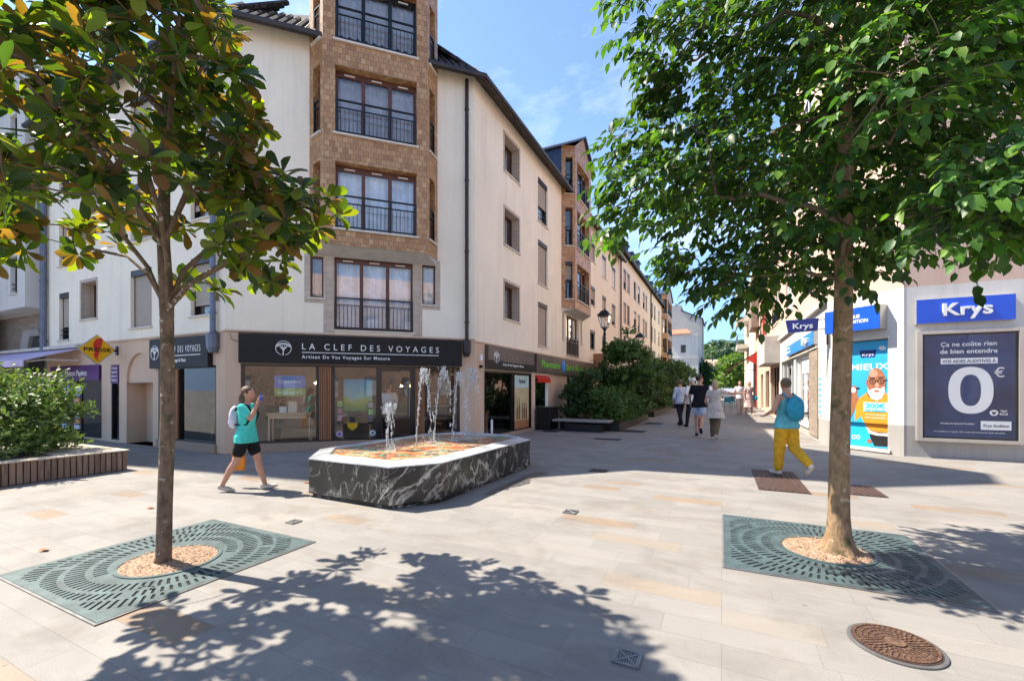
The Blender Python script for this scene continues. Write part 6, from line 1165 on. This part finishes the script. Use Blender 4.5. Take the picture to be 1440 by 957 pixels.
        fuse(bt_, 'trousers' if bottom != 'shorts' else 'shorts', M[bottom_mat], t, vox*1.05, 3)
    if skirt:
        sk_ = MB(); cx_ = (Ls[0][1]+Ls[1][1])/2; rows = []
        for i, f in enumerate(np.linspace(0,1,7)): rows.append([(c_[0]*(1)+0, c_[1], c_[2]) for c_ in [(q(0,0,1.02).x+(.15+.10*f)*math.cos(a)*(1+.04*math.sin(9*a)*f), q(0,0,1.02).y+(.115+.12*f)*math.sin(a)*(1+.04*math.sin(9*a)*f)+(cx_.y-q(0,0,1.0).y)*f*.5, (1.03-(1.03-skirt)*f)+dz.z) for a in np.linspace(0,2*math.pi,37)[:-1]]])
        sk_.loft(rows, False); sk_.build('skirt', M[top_mat], t, smooth=True, origin=None) if False else None
        o_ = sk_.build('skirt', M[top_mat], None, smooth=True, origin=(0,0,0)); o_.parent = t
    sh_ = MB()
    for h, k, a, f in Ls:
        ro = f.to_track_quat('Y','Z').to_matrix(); sh_.ball(a+f*.075+V3(0,0,-.042), (.047,.135,.040), 12, 7, ro); sh_.ball(a-f*.02+V3(0,0,-.03), (.043,.055,.050), 10, 6, ro)
    fuse(sh_, 'shoes', M[shoe_mat], t, vox, 2)
    hr = MB()
    if hair != 'bald':
        hr.ball(hp(0,-.014,.034), (.086,.098,.098), 16, 10, hm)
        if hair == 'long': hr.ball(hp(0,-.075,-.06), (.085,.06,.14), 12, 8, hm); hr.ball(hp(0,-.10,-.18), (.075,.05,.14), 12, 8, hm); hr.ball(hp(.05,-.06,-.15), (.04,.05,.12), 10, 7, hm)
        if hair == 'tied': hr.ball(hp(0,-.115,.06), (.045,.045,.045), 10, 7)
        if hair == 'bob': hr.ball(hp(0,-.05,-.035), (.092,.075,.085), 12, 8, hm)
        hb__ = MB(); hb__.v, hb__.f, hb__.m = hr.v, hr.f, hr.m; h_ = fuse(hb__, 'hair', M[hair_mat], t, vox, 2)
        # hair must not cover the face
        bm_ = bmesh.new(); bm_.from_mesh(h_.data); iv = hm.inverted()
        kill = [v for v in bm_.verts if (lambda l: l.y > .045 and l.z < .062)(iv @ (v.co-hd))]; bmesh.ops.delete(bm_, geom=kill, context='VERTS'); bm_.to_mesh(h_.data); bm_.free()
    return t, dict(q=q, arms=arm_pts, hp=hp, dz=dz)
for n_, c_ in (('hair_dark',(.035,.02,.014)),('hair_brown',(.10,.05,.03)),('hair_blond',(.42,.30,.17)),('hair_grey',(.50,.48,.46)),('hair_greybrown',(.13,.085,.055))): M[n_] = pbr(n_, c_, .6, 0, .55, 45, .8, 70)
for n_, c_ in (('turquoise',(.05,.52,.46)),('c_black',(.014,.014,.017)),('lavender',(.50,.52,.62)),('mustard',(.62,.34,.03)),('c_white',(.70,.70,.72)),('teal',(.02,.26,.38)),('tealtop',(.10,.40,.46)),('beige',(.52,.44,.38)),('c_navy',(.02,.022,.035)),('paleblue',(.42,.48,.60)),('camo',(.13,.095,.06)),('c_orange',(.62,.22,.03)),('shoe_grey',(.25,.24,.23)),('shoe_pale',(.5,.45,.38)),('c_pink',(.55,.38,.36)),('shirtblue',(.5,.55,.66))): M[n_] = cloth('cloth_'+n_, c_)
def G(px, py, k=1.0):
    d = 915/(py-545); l = (px-720)/610*d; return (-.4352*d+.9003*l, .9003*d+.4352*l, 0)
YAW = R(25.8)
# yaw = direction the person faces, counted from +y
lw, li = person('person in turquoise tee and black shorts walking past the travel shop with a drink', (-6.27,4.03,0), YAW-R(84), 1.56, ((19,4,6),(-17,12,-12)), (((-.25,-.10,1.13),(-.24,-.20,.92)),((.20,.16,1.22),(.10,.21,1.46))), 'tee', 'turquoise', .62, 'shorts', 'c_black', 'long', 'hair_brown', 'shoe_pale', vox=.009, head=(0,0))
q = li['q']
def pack(t, q, mat, sz=(.13,.075,.19), z=1.23, y=-.175, name='backpack'):
    mb = MB(); mb.ball(q(0,y,z), sz, 14, 10); mb.ball(q(0,y-.03,z-.08), (sz[0]*.8,sz[1]*.8,sz[2]*.5), 12, 8); return fuse(mb, name, M[mat], t, .012, 3)
def straps(t, q, mat):
    mb = MB()
    for s_ in (-1,1): mb.tube([q(s_*.09,-.13,1.34), q(s_*.10,-.05,1.455), q(s_*.10,.08,1.42), q(s_*.11,.135,1.28), q(s_*.13,.06,1.12), q(s_*.11,-.12,1.12)], .014, 6)
    o = mb.build('strap', M[mat], None, origin=(0,0,0), smooth=True); o.parent = t; return o
def carry(label, t, H, build, cat, name):
    o = thing(name, label, cat, tuple(t.location), None, t.rotation_euler.z); o.scale = t.scale; build(o); return o
def mkpack(mat, smat, qq, **k):
    def f(o): pack(o, qq, mat, **k); straps(o, qq, smat)
    return f
carry('pale lavender backpack worn over the turquoise tee', lw, 1.56, mkpack('lavender','c_black',q), 'backpack', 'backpack')
def tote(o):
    a = li['arms'][0]; wv = a[2]+a[3]*.09; mb = MB(); mb.loft([[(wv.x-.02,wv.y-.10,wv.z-.20),(wv.x+.02,wv.y-.10,wv.z-.20),(wv.x+.02,wv.y+.10,wv.z-.20),(wv.x-.02,wv.y+.10,wv.z-.20)],[(wv.x-.035,wv.y-.09,wv.z-.5),(wv.x+.035,wv.y-.09,wv.z-.5),(wv.x+.035,wv.y+.09,wv.z-.5),(wv.x-.035,wv.y+.09,wv.z-.5)]]); p = mb.build('bag', M['c_orange'], None, origin=(0,0,0), bevel=.01); p.parent = o
    mb = MB(); mb.tube([(wv.x,wv.y-.06,wv.z-.20),(wv.x,wv.y-.02,wv.z+.0),(wv.x,wv.y+.02,wv.z+.0),(wv.x,wv.y+.06,wv.z-.20)], .007, 5); p = mb.build('handle', M['c_orange'], None, origin=(0,0,0)); p.parent = o
carry('orange carrier bag hanging from the hand of the person in turquoise', lw, 1.56, tote, 'bag', 'carrier_bag')
def phone(o):
    a = li['arms'][1]; p = a[2]+a[3]*.10+a[5]*.02; mb = MB(); mb.tube([p-V3(0,0,.05), p+V3(0,0,.06)], .022, 10); x = mb.build('bottle', M['blue'], None, origin=(0,0,0)); x.parent = o
carry('small blue drink held up to the mouth of the person in turquoise', lw, 1.56, phone, 'bottle', 'drink_bottle')
yw, yi = person('person in mustard yellow trousers striding away up the street beside the right tree', (1.0,8.75,0), YAW+R(12), 1.68, ((8,4,0),(-10,42,-52)), (((-.29,-.04,1.17),(-.27,.16,1.08)),((.27,-.06,1.15),(.27,.10,.95))), 'tank', 'tealtop', 0, 'loose', 'mustard', 'tied', 'hair_greybrown', 'shoe_pale', vox=.010, heavy=1.05, head=(-20,0))
carry('teal backpack on the person in mustard trousers', yw, 1.68, mkpack('teal','teal',yi['q'],sz=(.17,.085,.22),z=1.2,y=-.19), 'backpack', 'backpack')
person('person in a black tee and pale blue shorts, left of the beige dress', (-.62,14.55,0), YAW-R(30), 1.93, ((14,8,4),(-20,34,-30)), (((-.25,.0,1.13),(-.24,.14,.90)),((.26,-.03,1.12),(.28,.06,.88))), 'tee', 'c_black', .62, 'shorts', 'paleblue', 'short', 'hair_dark', 'c_navy', vox=.013, female=False, head=(-50,0))
person('person in a beige dress and patterned trousers pointing down the street', (-.17,13.75,0), YAW-R(35), 1.74, ((12,8,2),(-14,26,-20)), (((-.25,-.02,1.12),(-.2,.14,.95)),((.42,.18,1.34),(.66,.30,1.36))), 'tee', 'beige', .4, 'slim', 'camo', 'bob', 'hair_blond', 'shoe_pale', vox=.013, skirt=.66)
person('person with white hair, a white shirt and dark jeans walking away by the shrub beds', (-1.02,17.9,0), YAW+R(12), 1.90, ((14,5,4),(-12,16,-10)), (((-.25,-.03,1.13),(-.24,.1,.92)),((.25,-.03,1.13),(.22,.12,.93))), 'tee', 'c_white', .8, 'slim', 'c_navy', 'short', 'hair_grey', 'c_black', vox=.014, female=False, face=False)
person('person in a pale blue shirt half hidden behind the white shirted walker', (-1.5,18.6,0), YAW+R(10), 1.86, ((-10,14,-8),(14,6,4)), (((-.25,-.03,1.13),(-.24,.1,.92)),((.25,-.03,1.13),(.24,.1,.92))), 'tee', 'shirtblue', 1.3, 'slim', 'c_navy', 'short', 'hair_greybrown', 'c_black', vox=.015, female=False, face=False)
ph, pi_ = person('person in a pale pink dress with a teal shoulder bag near the red awning', (1.35,26.8,0), YAW+R(170), 1.86, ((10,6,4),(-10,14,-8)), (((-.25,-.02,1.13),(-.24,.08,.92)),((.25,-.02,1.13),(.24,.08,.92))), 'dress', 'c_pink', .5, 'none', 'c_pink', 'bob', 'hair_brown', 'shoe_pale', vox=.016, skirt=.45)
person('person in a pale top and cream trousers next to the pink dress', (.92,27.6,0), YAW+R(160), 1.9, ((-8,10,-6),(10,4,4)), (((-.25,-.02,1.13),(-.24,.08,.92)),((.25,-.02,1.13),(.24,.08,.92))), 'tee', 'c_white', .6, 'slim', 'beige', 'short', 'hair_greybrown', 'shoe_grey', vox=.016, female=False)
def sbag(o):
    mb = MB(); mb.ball((-.26,.05,.88), (.10,.17,.14), 12, 8); x = fuse(mb, 'bag', M['teal'], o, .016, 2); mb = MB(); mb.tube([(-.24,-.05,.98),(-.16,0,1.43),(-.24,.12,.98)], .01, 5); y = mb.build('strap', M['teal'], None, origin=(0,0,0)); y.parent = o
carry('teal shoulder bag hanging beside the pale pink dress', ph, 1.86, sbag, 'bag', 'shoulder_bag')
person('person in a white top standing just inside the travel shop doorway', tuple(CF.pt(3.62,-.75,.03)), R(-135+180), 1.6, ((2,2,0),(-3,4,0)), (((-.25,-.02,1.13),(-.22,.10,.93)),((.25,-.02,1.13),(.2,.14,1.0))), 'tee', 'c_white', .7, 'slim', 'c_navy', 'short', 'hair_dark', 'c_black', vox=.015, female=False, face=False)
